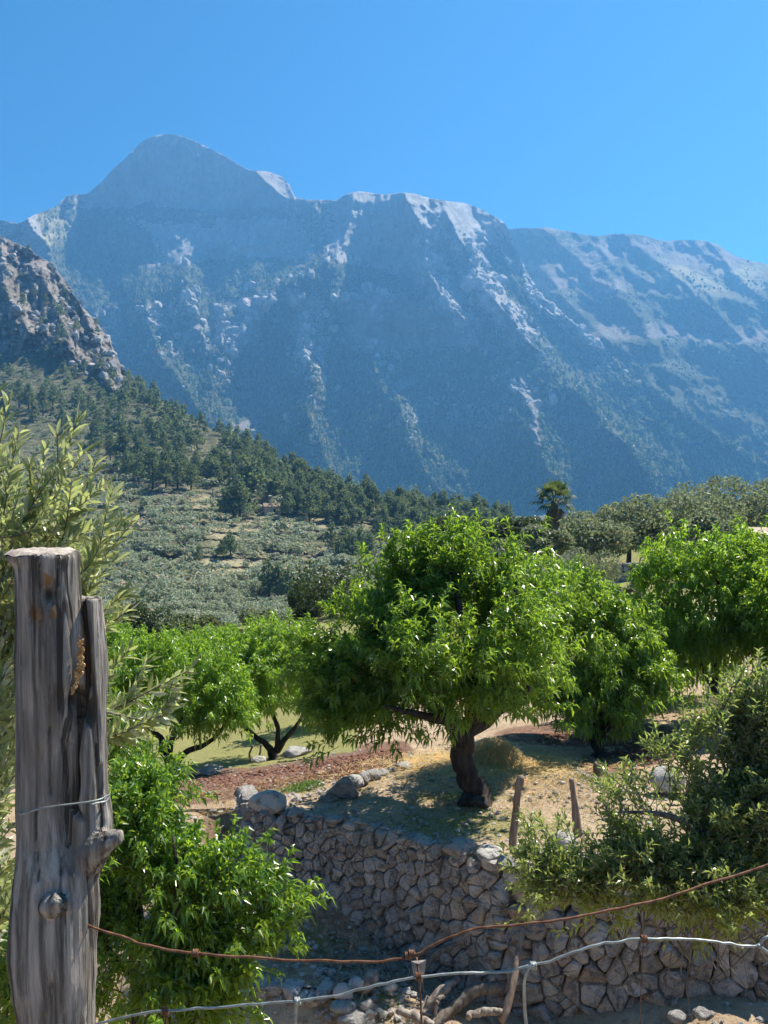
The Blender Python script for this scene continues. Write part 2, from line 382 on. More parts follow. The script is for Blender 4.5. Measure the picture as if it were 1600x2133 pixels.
for cx, cy_, rx, ry in [(505, 610, 55, 36), (625, 625, 45, 40), (485, 700, 50, 30), (635, 760, 36, 50), (1050, 690, 60, 60), (900, 500, 50, 90), (1010, 560, 60, 80), (100, 470, 60, 40), (960, 640, 40, 60), (1110, 640, 40, 50), (820, 780, 50, 30)]:
    rk = rk + 0.5 * blob(px, py, cx, cy_, rx, ry, 0.7)
frst = np.maximum.reduce([blob(px, py, 1350, 960, 330, 170, .4), blob(px, py, 780, 1000, 500, 110, .4), blob(px, py, 210, 520, 110, 70, .4), blob(px, py, 380, 590, 180, 36, .5),
                          blob(px, py, 690, 580, 110, 30, .5), blob(px, py + 26 * fbm(px / 60, py / 60, 0, 57, 3), 420, 450, 210, 13, .6) * (fbm(px / 22, py / 22, 0, 58, 2) > -.25), blob(px, py, 430, 800, 190, 90, .5) * .7, blob(px, py, 950, 780, 160, 50, .5) * .8, blob(px, py, 720, 830, 160, 90, .5) * .6, blob(px, py, 1150, 760, 70, 60, .5) * .7])
for line, wd in [([(110, 470), (150, 560), (200, 615), (300, 605), (440, 565), (560, 560)], 30), ([(560, 562), (690, 585), (800, 585), (880, 610)], 20), ([(570, 650), (585, 780), (555, 880)], 32), ([(690, 745), (800, 765), (960, 765)], 22), ([(300, 700), (330, 800), (450, 860)], 36), ([(430, 620), (420, 700)], 18), ([(690, 620), (700, 720)], 18), ([(940, 560), (1000, 660), (1050, 740)], 14), ([(1020, 520), (1100, 640), (1160, 700)], 14), ([(640, 430), (660, 520)], 10)]:
    frst = np.maximum(frst, 1 - sstep(.5, 1.3, seg_dist(px + 16 * fbm(px / 28, py / 28, 0, 81, 3), py + 16 * fbm(px / 28, py / 28, 0, 85, 3), line) / wd))
for cx, cy_, rx, ry in [(395, 600, 30, 45), (560, 640, 40, 26), (440, 730, 40, 30), (700, 650, 50, 30), (650, 830, 30, 40), (760, 880, 40, 30), (560, 930, 50, 30), (880, 850, 40, 30), (1150, 820, 30, 60), (900, 560, 40, 40)]:
    rk = rk + 0.5 * blob(px, py, cx, cy_, rx, ry, 0.7)
SPURS = [[(640, 568), (565, 615), (505, 700), (445, 800)], [(392, 560), (396, 640), (428, 710)], [(622, 612), (642, 740), (654, 800)], [(800, 595), (768, 700), (805, 800), (852, 900)], [(885, 500), (905, 575), (945, 640), (1045, 755), (1110, 860)], [(1000, 590), (1062, 660), (1152, 770)], [(306, 650), (335, 740)], [(1105, 605), (1180, 670), (1250, 720)], [(700, 640), (690, 720), (650, 850)]]
for ln in SPURS: rk = rk + 0.45 * np.exp(-(seg_dist(wx, wy, ln) / 16) ** 2)
rk = rk - 1.5 * wl * blob(px, py + 26 * fbm(px / 60, py / 60, 0, 57, 3), 400, 444, 270, 12, .6)
rk = np.clip(np.clip(rk, 0, 1) - 1.25 * frst * (1 - 0.6 * (scr > 0.4)), 0, 1)
warm = np.maximum.reduce([blob(px, py, 850, 670, 110, 45, .8), blob(px, py, 380, 360, 200, 60, .9) * .5, blob(px, py, 650, 440, 30, 40, .8), blob(px, py, 170, 560, 60, 40, .8) * .9, blob(px, py, 620, 890, 40, 30, .8) * .8, blob(px, py, 560, 500, 60, 40, .8) * .5])
grs = np.maximum.reduce([blob(px, py, 90, 480, 60, 35, .7), blob(px, py, 560, 430, 100, 14, .8), blob(px, py, 880, 585, 50, 12, .8)])
cols = np.stack([rk, scr, warm, grs], -1)
massif, mp = sheet('mountain', px, py, D, cols, M['mtn'])
MS = (px.copy(), py.copy(), rk.copy(), cliff.copy(), frst.copy(), scr.copy(), mp)
# conifers and scrub on the massif
N = 90000
fi = rng.random(N) * 288; fj = rng.random(N) * 617
X = sample_grid(px, fi, fj); Y = sample_grid(py, fi, fj)
hgt = (1110 - sample_grid(py[-1:].repeat(2, 0), fi * 0, fj)) / 830.0
dens = np.clip(0.20 + 1.0 * sample_grid(frst, fi, fj) + 0.55 * fbm(X / 30, Y / 30, 0, 61, 3) - 0.55 * sample_grid(rk, fi, fj) - 1.1 * sample_grid(cliff, fi, fj) - 1.2 * sample_grid(scr, fi, fj), 0.0, 1) * hgt
dens = dens * sstep(300, 620, Y) + 0.25 * dens * (Y < 620)
keep = rng.random(N) < dens * 0.37
pos = sample_grid(mp, fi[keep], fj[keep]); n = len(pos)
mb = MB(); hh = (8 + 10 * rng.random(n) ** 1.5) * (0.75 + 0.25 * sstep(500, 900, Y[keep])); lowtree(mb, pos, hh, hh * (0.5 + 0.35 * rng.random(n)))
o = mb.build('forest', M['forest']); o['kind'] = 'stuff'; tag(o, 'pines and scrub spread over the hazy slopes of the main mountain', 'forest')

# ------------------------------------------------------------------ far ridge to the right
SIL2 = [(900, 520), (1000, 490), (1060, 475), (1090, 474), (1130, 474), (1190, 485), (1240, 492), (1290, 486), (1330, 490), (1390, 503), (1430, 500), (1470, 503), (1500, 512), (1530, 533), (1580, 547), (1620, 556), (1800, 600), (1950, 640)]
px, py = grid(SIL2, 1060, 930, 1900, 280, 170, 4.0, 13)
D = np.interp(py, [470, 520, 560, 640, 700, 740, 860, 960, 1060], [3150, 3080, 2950, 2720, 2540, 2480, 2260, 2060, 1900])
for line, amp, wd in [([(1130, 480), (1230, 560), (1330, 660), (1400, 780)], 170, 60), ([(1300, 490), (1390, 560), (1480, 640), (1600, 760)], 190, 55), ([(1480, 505), (1560, 600), (1700, 700)], 170, 50), ([(1150, 600), (1260, 700), (1400, 850)], 130, 50)]:
    D = D - amp * np.exp(-seg_dist(px, py, line) / wd)
sk = px - 0.6 * (py - 600)
crag = np.maximum.reduce([blob(px, py, 1180, 555, 90, 22, .5), blob(px, py, 1290, 520, 130, 20, .5), blob(px, py, 1470, 530, 90, 34, .4), blob(px, py, 1290, 690, 220, 16, .5), blob(px, py, 1230, 590, 120, 20, .6), blob(px, py, 1120, 480, 60, 14, .5), blob(px, py, 1550, 700, 120, 16, .5)])
D = D - 85 * ridged(sk / 110, py / 150, 111, 4) - 40 * ridged(sk / 34, py / 50, 121, 3) - 18 * fbm(sk / 10, py / 12, 0, 131, 3)
D = D - 70 * np.tanh((py - np.interp(px, [930, 1900], [690, 720]) - 8 * fbm(px / 40, 0 * px, 0, 141, 3)) / 7) * 0.5 * blob(px, py, 1380, 700, 330, 60, .5)
rk = np.clip(0.08 + 0.6 * crag + 0.6 * fbm(px / 22, py / 14, 0, 151, 4) + 0.25 * fbm(px / 8, py / 7, 0, 155, 2), 0, 1)
grs = blob(px, py, 1480, 570, 120, 40, .8)
cols = np.stack([rk, 0 * rk, 0.3 * crag, grs], -1)
o, fp = sheet('distant_ridge', px, py, D, cols, M['far'], back=((80, 0.01), (400, -0.3), (1200, -0.9)))
N = 15000; fi = rng.random(N) * 168; fj = rng.random(N) * 278
X = sample_grid(px, fi, fj); Y = sample_grid(py, fi, fj)
keep = rng.random(N) < np.clip(0.30 + 0.9 * fbm(X / 40, Y / 28, 0, 161, 3) - 0.6 * sample_grid(crag, fi, fj), 0.03, 1) * sstep(520, 700, Y + 60)
pos = sample_grid(fp, fi[keep], fj[keep]); n = len(pos)
mb = MB(); hh = 4 + 5 * rng.random(n); lowtree(mb, pos, hh, hh * 1.1)
o = mb.build('scrub', M['pine']); o['kind'] = 'stuff'; tag(o, 'sparse scrub dotted over the far hazy ridge on the right', 'scrub')

# ------------------------------------------------------------------ left hillside
SIL3 = [(-260, 380), (-100, 452), (0, 492), (30, 503), (60, 518), (100, 545), (130, 575), (150, 606), (172, 640), (200, 668), (225, 700), (240, 735), (255, 768), (300, 805), (350, 845), (430, 888), (520, 930), (600, 982), (680, 1010), (760, 1036), (850, 1060), (950, 1078), (1050, 1092), (1300, 1120), (1700, 1150)]
px, py = grid(SIL3, 1420, -220, 1500, 480, 310, 4.0, 23)
D = np.interp(py, [430, 500, 600, 720, 760, 850, 950, 1050, 1150, 1250, 1330, 1420], [1050, 960, 860, 740, 690, 540, 410, 320, 250, 200, 165, 135])
D = D * (1 + 0.10 * sstep(300, 900, px))
rocky = 1 - sstep(0.0, 1.0, (py - np.interp(px, [-220, 0, 120, 250, 300], [640, 700, 700, 780, 700]) + 30 * fbm(px / 40, py / 40, 0, 205, 3)) / 60.0)
rocky = rocky * (px < 330)
for line, amp, wd in [([(60, 510), (100, 600), (150, 720)], 45, 26), ([(150, 600), (200, 700), (235, 760)], 36, 20), ([(0, 495), (10, 600), (60, 690)], 40, 24)]:
    D = D - amp * np.exp(-seg_dist(px, py, line) / wd)
D = D - rocky * (34 * ridged(px / 42, py / 60, 211, 4) + 16 * ridged(px / 15, py / 20, 215, 3))
D = D * (1 - 0.035 * fbm(px / 120, py / 120, 0, 221, 3)) - (1 - rocky) * D * 0.012 * fbm(px / 16, py / 16, 0, 225, 2)
# terraces: the slope steps up in low walled banks
terr = (1 - rocky) * sstep(900, 1010, py + 18 * fbm(px / 70, py / 70, 0, 231, 2)) * (px < 1050)
pitch_ = np.interp(py, [900, 1050, 1300], [10, 13, 19])
ph = ((py + 7 * fbm(px / 55, py / 200, 0, 241, 3) + 0.035 * px) / pitch_)
fr = ph - np.floor(ph)
D = D + terr * np.interp(py, [900, 1420], [13, 3.5]) * (np.interp(fr, [0, 0.68, 0.78, 1.0], [0.5, -0.35, -0.5, -0.5]) * -1.0 * 0.22)
riser = ((fr > 0.70) * (fr < 0.97)) * terr
scr = 0.6 * riser * (fbm(px / 30, py / 6, 0, 251, 2) > -0.1) + (1 - sstep(0.5, 1.2, seg_dist(px, py, [(-10, 690), (18, 704)]) / 9))
rk = np.clip(rocky * (0.72 + 0.5 * fbm(px / 14, py / 14, 0, 261, 3)) + 0.10, 0, 1)
bare = np.maximum.reduce([blob(px, py, 490, 1110, 60, 20, .6), blob(px, py, 500, 1185, 110, 22, .5), blob(px, py, 650, 1160, 40, 20, .6), blob(px, py, 410, 1040, 45, 20, .6), blob(px, py, 620, 1090, 120, 16, .7) * .8, blob(px, py, 570, 1020, 40, 20, .7), blob(px, py, 460, 1150, 60, 25, .7)])
grs = np.clip(0.30 * terr + bare, 0, 1)
cols = np.stack([rk, np.clip(scr, 0, 1), 0.2 * rocky + 0.35 * bare, grs], -1)
o, hp = sheet('hillside', px, py, D, cols, M['hill'], back=((15, 0.02), (60, -0.3), (200, -0.8)))
HX, HY, HB, HR = px, py, bare, rocky
def hill_at(x, y):
    """Ground point of the hillside that shows at photo pixel (x,y)."""
    x = np.atleast_1d(np.asarray(x, float)); y = np.atleast_1d(np.asarray(y, float))
    fj = (x + 220) / 1720 * 479
    j = np.clip(fj.astype(int), 0, 478)
    fi = (y - 1420) / (HY[-1, j] - 1420) * 309
    ok = (fi < 309) & (fi > 0)
    fi = np.clip(fi, 0, 308.9)
    return sample_grid(hp, fi, np.clip(fj, 0, 478.9)), ok, sample_grid(HB, fi, fj), sample_grid(HR, fi, fj)
mb = MB(); s = 9000.0
g_ = np.linspace(-1, 1, 60); gx, gy = np.meshgrid(g_ * s, g_ * s + 4000)
gz = -70 + 6 * fbm(gx / 900, gy / 900, 0, 271, 3)
gz[np.hypot(gx, gy) < 500] = -75
i = np.arange(59)[:, None] * 60; j = np.arange(59)[None]
mb.add(np.stack([gx, gy, gz], -1).reshape(-1, 3), None, np.stack([i + j, i + j + 1, i + 61 + j, i + 60 + j], -1).reshape(-1, 4), np.array([0.1, 0, 0, 0.3]))
mb.build('valley_ground', M['far'], smooth=True)['kind'] = 'structure'

# ------------------------------------------------------------------ haze: one closed box of thin blue air
m, nt, out = newmat('haze_air')
pv = nt.nodes.new('ShaderNodeVolumePrincipled')
pv.inputs['Color'].default_value = (0.19, 0.53, 1.0, 1); pv.inputs['Density'].default_value = 0.000185
pv.inputs['Anisotropy'].default_value = 0.35
nt.links.new(pv.outputs[0], out.inputs['Volume'])
mb = MB(); x0, x1, y0, y1, z0, z1 = -9200, 9200, -5200, 13200, -85, 1290
mb.add([(x, y, z) for z in (z0, z1) for y in (y0, y1) for x in (x0, x1)], None, [(0, 2, 3, 1), (4, 5, 7, 6), (0, 1, 5, 4), (2, 6, 7, 3), (0, 4, 6, 2), (1, 3, 7, 5)])
o = mb.build('haze', m); o['kind'] = 'stuff'; tag(o, 'thin blue haze filling the valley air', 'haze')
# ------------------------------------------------------------------ near ground
def ground_mat():
    m, nt, out = newmat('stony_soil'); g = G(nt)
    rd, st, gr, lf = g.attr()          # tilled red soil and painted shade on lower ground, straw, green growth, pale stony
    co = g.objco()
    n1 = g.noise(1.3, 6, 0.6, co); n2 = g.noise(9.0, 6, 0.65, co); n3 = g.noise(38.0, 4, 0.7, co)
    vo = g.n('ShaderNodeTexVoronoi'); vo.inputs['Scale'].default_value = 16; g.put(vo.inputs['Vector'], co)
    base = g.mix(g.ramp(n1, 0.35, 0.65), (0.36, 0.265, 0.17), (0.47, 0.36, 0.245))
    base = g.mix(g.ramp(n2, 0.45, 0.7, 0, 0.7), base, (0.21, 0.135, 0.08))
    base = g.mix(g.math('MULTIPLY', lf, g.ramp(vo.outputs['Distance'], 0.35, 0.15), True), base, (0.46, 0.41, 0.34))
    red = g.mix(g.ramp(n2, 0.35, 0.65), (0.125, 0.072, 0.05), (0.25, 0.155, 0.108))
    def jit(a, k=1.0): return g.ramp(g.math('ADD', a, g.math('MULTIPLY', g.math('SUBTRACT', n2, 0.5), k)), 0.35, 0.62)
    col = g.mix(jit(rd, 1.0), base, red)
    col = g.mix(jit(gr), col, g.mix(g.ramp(n3, 0.3, 0.7), (0.15, 0.155, 0.055), (0.31, 0.285, 0.12)))
    col = g.mix(jit(st, 0.7), col, g.mix(g.ramp(n3, 0.3, 0.7), (0.45, 0.31, 0.12), (0.60, 0.44, 0.19)))
    h = g.math('ADD', g.math('MULTIPLY', n2, 0.6), g.math('MULTIPLY', n3, 0.4))
    nt.links.new(g.bsdf(col, 0.95, 0.08, g.bump(h, 1.0, 0.06)), out.inputs[0]); return m
M['soil'] = ground_mat()

class RBF:
    def __init__(s, ctrl, smooth=0.02):
        p = np.array([c for c in ctrl], float); s.p = p[:, :2]; n = len(p)
        A = s.k(p[:, None, :2] - p[None, :, :2]) + np.eye(n) * smooth
        Q = np.concatenate([np.ones((n, 1)), p[:, :2]], 1)
        K = np.block([[A, Q], [Q.T, np.zeros((3, 3))]])
        s.w = np.linalg.solve(K, np.concatenate([p[:, 2], np.zeros(3)]))
    def k(s, d):
        r = np.sqrt((d ** 2).sum(-1) + 1e-6); return r      # linear kernel, no overshoot
    def __call__(s, x, y):
        q = np.stack([np.asarray(x, float).ravel(), np.asarray(y, float).ravel()], -1); out = np.empty(len(q))
        for a in range(0, len(q), 20000):
            z = q[a:a + 20000]
            out[a:a + 20000] = s.k(z[:, None] - s.p[None]) @ s.w[:-3] + s.w[-3] + z @ s.w[-2:]
        return out.reshape(np.shape(x))
def C(l): return [tuple(P(*a)) for a in l]
WALL = [(535, 1683, 11.1), (610, 1700, 10.95), (720, 1712, 10.7), (830, 1738, 10.3), (930, 1772, 9.9), (1080, 1802, 9.45), (1300, 1835, 9.0), (1600, 1872, 8.6), (1900, 1900, 8.35), (2150, 1915, 8.2)]
UP = RBF(C(WALL + [(985, 1672, 11.3), (900, 1640, 11.9), (1030, 1590, 13.0), (1100, 1530, 14.9), (1243, 1583, 14.3), (1320, 1530, 15.4), (1400, 1510, 16), (1520, 1484, 16.2), (1180, 1640, 11.7), (1420, 1640, 11.6),
         (1600, 1640, 11.2), (1700, 1500, 15.5), (760, 1595, 13.2), (640, 1612, 13.9), (690, 1660, 11.8), (400, 1655, 13), (560, 1612, 14.8), (640, 1580, 17.0), (350, 1622, 17.0), (450, 1580, 20.5), (400, 1540, 24.5), (560, 1582, 20),
         (450, 1700, 12), (300, 1690, 12.5), (100, 1680, 14), (-200, 1680, 15), (200, 1600, 22), (760, 1520, 22), (950, 1480, 24), (1150, 1440, 24), (1500, 1390, 22), (1800, 1400, 20)])
         + [(x, 34, -6.8 + 0.09 * x) for x in (-20, -10, 0, 10, 20)] + [(x, 48, -7.2 + 0.11 * x) for x in (-30, -15, 0, 15, 30)] + [(x, 75, -19.0) for x in (-50, -20, 0)] + [(x, 75, -7 + 0.06 * x) for x in (20, 50)] + [(x, 110, -26) for x in (-60, -20, 20, 60)] + [(x, 140, -48) for x in (-60, 0, 60)])
LOWC = [(535, 1795, 11.0), (610, 1830, 10.8), (720, 1905, 10.5), (770, 1985, 10.1), (860, 2022, 9.8), (950, 2080, 9.5), (1080, 2120, 9.2), (1300, 2112, 8.75), (1600, 2100, 8.35), (1900, 2100, 8.1), (2150, 2100, 8.0)]
LEFTC = [(float((a - 800) / F / CP * d), d, float(UP(np.array([(a - 800) / F / CP * d]), np.array([d]))[0]) - 0.05) for a in (-600, -300, 0, 200, 350, 450) for d in (11.6, 12.6)]
LO = RBF(LEFTC + C(LOWC + [(500, 1765, 11.4), (640, 1960, 10), (560, 2000, 9.6), (560, 2052, 9.1), (690, 2062, 8.95), (800, 2085, 8.9), (900, 2098, 8.9), (1500, 2118, 8.1), (1000, 2135, 8.8)])
        + [(x, 7.4, -6.6) for x in (-6, -3, -1, 1)] + [(2.5, 7.4, -5.7), (5, 7.4, -5.6)] + [(x, 5.5, -6.0) for x in (-5, -2, 1, 4)] + [(x, 3.6, -4.6) for x in (-3, 0, 3)] + [(x, 2.3, -2.4) for x in (-3, 0, 3)] + [(x, 1.2, -1.72) for x in (-3, 0, 3)] + [(x, -4, -1.7) for x in (-4, 0, 4)])
wp = np.array([[(a - 800) / F / CP * d, d] for a, b, d in WALL])
wzt = C(WALL); wzb = C(LOWC)
def wallD(pxv): return np.interp(pxv, [a[0] for a in WALL], [a[2] for a in WALL])

def fan(name, px, D, fz, mat, zones, amp, skirt=0):
    x = (px - 800) / F / CP * D; y = D
    z = fz(x, y) + amp * fbm(x * 1.1, y * 1.1, 0, 301, 3) + amp * 0.45 * fbm(x * 5, y * 5, 0, 305, 3)
    pts = np.stack([x, y, z], -1); nr, nc = px.shape
    # projected photo pixel for the zone masks
    dep = y * CP - z * SP
    qx = 800 + F * x / dep; qy = 1066.5 - F * (y * SP + z * CP) / dep
    c = zones(qx, qy, x, y)
    if skirt:
        sk_ = pts[:1].copy(); sk_[..., 2] -= skirt; pts = np.concatenate([sk_, pts]); c = np.concatenate([c[:1], c]); nr += 1
    i = np.arange(nr - 1)[:, None] * nc; j = np.arange(nc - 1)[None]
    mb = MB(); mb.add(pts.reshape(-1, 3), None, np.stack([i + j, i + j + 1, i + nc + j + 1, i + nc + j], -1).reshape(-1, 4), c.reshape(-1, 4))
    o = mb.build(name, mat, smooth=True); o['kind'] = 'structure'; return o
def band(qx, qy, line, wd, soft=.35): return 1 - sstep(1 - soft, 1 + soft, seg_dist(qx, qy, line) / wd)
def zones_up(qx, qy, x, y):
    red = np.maximum.reduce([band(qx, qy, [(330, 1650), (480, 1632), (620, 1606), (780, 1582), (830, 1576)], 34), band(qx, qy, [(1240, 1606), (1330, 1576), (1440, 1548)], 26), blob(qx, qy, 1240, 1530, 210, 26, .4), blob(qx, qy, 1560, 1500, 120, 40, .5), blob(qx, qy, 460, 1720, 50, 40, .6) * .6])
    stw = np.maximum.reduce([blob(qx, qy, 1010, 1590, 190, 26, .35), blob(qx, qy, 890, 1592, 60, 18, .4)])
    grn = np.maximum.reduce([(qy < 1600) * (qx < 740) * (y > 16.8) * 0.8, blob(qx, qy, 630, 1643, 28, 9, .5), blob(qx, qy, 1250, 1622, 40, 8, .6) * .8, blob(qx, qy, 960, 1660, 140, 14, .7) * .62, blob(qx, qy, 1010, 1720, 260, 40, .7) * .55, (y > 26) * .9])
    pale = np.maximum.reduce([blob(qx, qy, 1180, 1650, 320, 42, .5), blob(qx, qy, 1000, 1740, 350, 60, .5) * .8, 0.35 + 0 * qx])
    return np.stack([red, stw, grn, pale], -1)
def zones_lo(qx, qy, x, y):
    return np.stack([np.maximum(blob(qx, qy, 470, 1730, 70, 50, .7) * .7, .5 * blob(qx, qy, 650, 1960, 160, 110, .6)), 0 * qx, blob(qx, qy, 640, 1950, 100, 40, .7) * .5, 0.25 + 0 * qx], -1)  # second blob darkens the soil, painting shade into the corridor below the wall
pxs = np.linspace(-700, 2300, 320); t = np.linspace(0, 1, 220)[:, None]
D0 = np.where(pxs < 535, np.interp(pxs, [300, 470, 500, 535], [12.3, 12.2, 12.0, 11.14]), wallD(pxs) + 0.05); D1 = 135.0
px = np.broadcast_to(pxs[None], (220, 320)).copy()
D = D0[None] * (D1 / D0[None]) ** (t ** 1.25)
terrace = fan('terrace_ground', px, D, UP, M['soil'], zones_up, 0.05, 1.2)
pxs = np.linspace(-2600, 3600, 300); t = np.linspace(0, 1, 130)[:, None]
Dm = np.where(pxs < 535, 13.0 - 2.0 * sstep(300, 535, pxs), wallD(pxs) + 0.12)
px = np.broadcast_to(pxs[None], (130, 300)).copy(); D = 0.9 + (Dm[None] - 0.9) * t
lower = fan('lower_ground', px, D, lambda x, y: LO(x, y) - 0.05 * ((x < -1.5) & (y > 10)), M['soil'], zones_lo, 0.06)
mb = MB(); mb.add([(-9, -9, -1.72), (9, -9, -1.72), (9, 0.95, -1.72), (-9, 0.95, -1.72), (-9, 1.1, -2.6), (9, 1.1, -2.6)], None, [(0, 1, 2, 3), (3, 2, 5, 4)], np.array([0, 0, .3, .6]))
mb.build('road_verge', M['soil'])['kind'] = 'structure'
def up_z(x, y): return float(UP(np.array([x]), np.array([y]))[0])
def lo_z(x, y): return float(LO(np.array([x]), np.array([y]))[0])
def gnd(px_, D_, f=None):
    x, y = XY(px_, D_); return np.array([x, y, (f or up_z)(x, y)])

# ------------------------------------------------------------------ stones
def stone_mat():
    m, nt, out = newmat('limestone_blocks'); g = G(nt)
    r, gg, b, _ = g.attr(); co = g.objco()
    n1 = g.noise(7, 6, 0.65, co); n2 = g.noise(34, 5, 0.7, co); n3 = g.noise(3.0, 3, 0.5, co)
    col = g.mix(r, (0.31, 0.295, 0.27), (0.54, 0.515, 0.47))
    col = g.mix(g.ramp(gg, 0.82, 1.0, 0, 0.6), col, (0.42, 0.31, 0.22))
    col = g.mix(g.ramp(n1, 0.48, 0.62, 0, 0.85), col, (0.17, 0.16, 0.15))
    col = g.mix(g.ramp(n2, 0.54, 0.66, 0, 0.75), col, (0.52, 0.49, 0.44))
    col = g.mix(g.ramp(n3, 0.58, 0.7, 0, 0.2), col, (0.36, 0.25, 0.17))
    h = g.math('ADD', n1, g.math('MULTIPLY', n2, 0.5))
    nt.links.new(g.bsdf(col, 0.92, 0.12, g.bump(h, 1.0, 0.07)), out.inputs[0]); return m
M['stone'] = stone_mat()
def clip_poly(poly, p, n):
    out = []
    for i in range(len(poly)):
        a, b = poly[i - 1], poly[i]; da = np.dot(a - p, n); db = np.dot(b - p, n)
        if (da <= 0) != (db <= 0): out.append(a + (b - a) * (da / (da - db)))
        if db <= 0: out.append(b)
    return out
def stone_piece(mb, poly, to3, depth, bulge, seed):
    """One fitted stone: polygon cell in wall coordinates -> rounded block."""
    c = np.mean(poly, 0); q = poly
    for it in range(1):
        n = []
        for i in range(len(q)):
            a, b = q[i], q[(i + 1) % len(q)]; n += [a * 0.86 + b * 0.14, a * 0.14 + b * 0.86]
        q = n
    q = np.array(q); K = len(q)
    rs = np.random.default_rng(seed); wob = 1 + 0.05 * rs.normal(size=(K, 1))
    rings = []
    tilt = rs.normal(size=2) * 0.30
    for sc, dp in [(0.92, -depth), (0.985, -0.025), (0.965, bulge * 0.4), (0.84, bulge * 0.86), (0.45, bulge)]:
        pp = c + (q - c) * sc * (wob if sc > 0.6 else 1)
        off = dp + ((pp - c) @ tilt if dp > 0 else 0) + (0.17 * bulge * rs.normal(size=K) if dp > 0 else 0)
        rings.append(to3(pp, off))
    v = np.concatenate(rings + [to3(c[None], bulge * (1.0 + 0.1 * rs.normal()))])
    j = np.arange(K); k = (j + 1) % K; quads = np.concatenate([np.stack([i * K + j, i * K + k, (i + 1) * K + k, (i + 1) * K + j], -1) for i in range(4)])
    tris = np.stack([4 * K + j, 4 * K + k, np.full(K, 5 * K)], -1)
    mb.add(v, tris, quads, np.array([rs.random(), rs.random(), rs.random()]))
def dry_wall(name, label, path, ztop, zbot, size, parts_max, seed, batter=0.10, outward=-1):
    """path: plan polyline; fitted Voronoi stones fill the face; the ones that show largest are parts of their own."""
    rs = np.random.default_rng(seed)
    path = np.asarray(path); seg = np.linalg.norm(np.diff(path, axis=0), axis=1); S_ = np.concatenate([[0], np.cumsum(seg)]); Ltot = S_[-1]
    def pl(s): return np.stack([np.interp(s, S_, path[:, 0]), np.interp(s, S_, path[:, 1])], -1)
    def nr(s):
        d = pl(np.clip(s + 0.25, 0, Ltot)) - pl(np.clip(s - 0.25, 0, Ltot)); d = d / np.linalg.norm(d, axis=-1, keepdims=True)
        return np.stack([d[..., 1], -d[..., 0]], -1)
    zt = lambda s: np.interp(s, S_, ztop); zb = lambda s: np.interp(s, S_, zbot) - 0.12; sz = lambda s: np.interp(s, S_, size)
    def to3(st, off):
        s, z = st[:, 0], st[:, 1]; n = nr(s); p = pl(s)
        d = off + batter * (zt(s) - z)
        return np.stack([p[:, 0] + n[:, 0] * d, p[:, 1] + n[:, 1] * d, z], -1)
    seeds = []; s = 0.0
    zlo = min(zbot) - 0.4; zhi = max(ztop) + 0.4
    s = -0.2
    while s < Ltot + 0.2:
        q = sz(np.clip(s, 0, Ltot)); z = zlo + rs.random() * q
        while z < zhi:
            seeds.append((s + rs.normal() * q * 0.26, z + rs.normal() * q * 0.14)); z += q * (0.72 + 0.55 * rs.random())
        s += q * 0.92
    for k in range(int(len(seeds) * .3)):
        a = seeds[rs.integers(len(seeds))]; q = sz(np.clip(a[0], 0, Ltot)); seeds.append((a[0] + rs.normal() * q * .5, a[1] + rs.normal() * q * .5))
    seeds = np.array(seeds); root = thing(name, (*pl(np.array([Ltot / 2]))[0], float(zb(Ltot / 2))), label, 'stone wall')
    origin = np.array(root.location)
    cells = []
    for i, p in enumerate(seeds):
        if p[0] < 0 or p[0] > Ltot or p[1] > zt(p[0]) + 0.02 or p[1] < zb(p[0]): continue
        d = np.linalg.norm(seeds - p, axis=1); nb = np.argsort(d)[1:18]
        poly = [p + np.array(a) * 0.45 for a in ((-1, -1), (1, -1), (1, 1), (-1, 1))]
        for k in nb: poly = clip_poly(poly, (p + seeds[k]) / 2, seeds[k] - p)
        top = zt(p[0]) + rs.normal() * 0.015; poly = clip_poly(poly, np.array([p[0], top]), np.array([0, 1.0]))
        if len(poly) < 3: continue
        poly = np.array(poly); ar = 0.5 * abs(np.sum(poly[:, 0] * np.roll(poly[:, 1], -1) - poly[:, 1] * np.roll(poly[:, 0], -1)))
        if ar < 0.0012: continue
        o2 = np.sum(poly[:, 0] * np.roll(poly[:, 1], -1) - poly[:, 1] * np.roll(poly[:, 0], -1))
        if o2 < 0: poly = poly[::-1]
        w3 = to3(p[None], np.zeros(1))[0]; dep = w3[1]; qx = 800 + F * w3[0] / dep; qy = 1066 - F * (w3[2] + 0.038 * dep) / dep
        vis = (-80 < qx < 1680) and qy < 2200
        cells.append((-(ar / dep ** 2) if vis else 0, len(cells), poly * 0.985 + poly.mean(0) * 0.015, ar))
    cells.sort(key=lambda a: (a[0], a[1])); rest = MB()
    for n, (_, idx, poly, ar) in enumerate(cells):
        bulge = 0.03 + 0.14 * math.sqrt(ar) + 0.025 * rs.random()
        if n < parts_max:
            mb = MB(); stone_piece(mb, poly, lambda st, off: to3(st, off) - origin, 0.16, bulge, seed * 1000 + idx)
            mb.build('stone', M['stone'], root)
        else: stone_piece(rest, poly, lambda st, off: to3(st, off) - origin, 0.16, bulge, seed * 1000 + idx)
    if rest.n: rest.build('wall_stones', M['stone'], root, kind='stuff')
    # earth core behind the stones
    mb = MB(); ss = np.linspace(0, Ltot, 60); a = to3(np.stack([ss, zt(ss) - 0.05], -1), -0.07) - origin; b = to3(np.stack([ss, zb(ss) - 0.3], -1), -0.07) - origin
    j = np.arange(59); mb.add(np.concatenate([a, b]), None, np.stack([j, j + 1, 61 + j, 60 + j], -1)); mb.build('core', M['core'], root)
    return root, len(cells)
M['core'] = plain('wall_core_earth', (0.035, 0.028, 0.022), 1.0, 0.05, (0.07, 0.055, 0.04), 10)
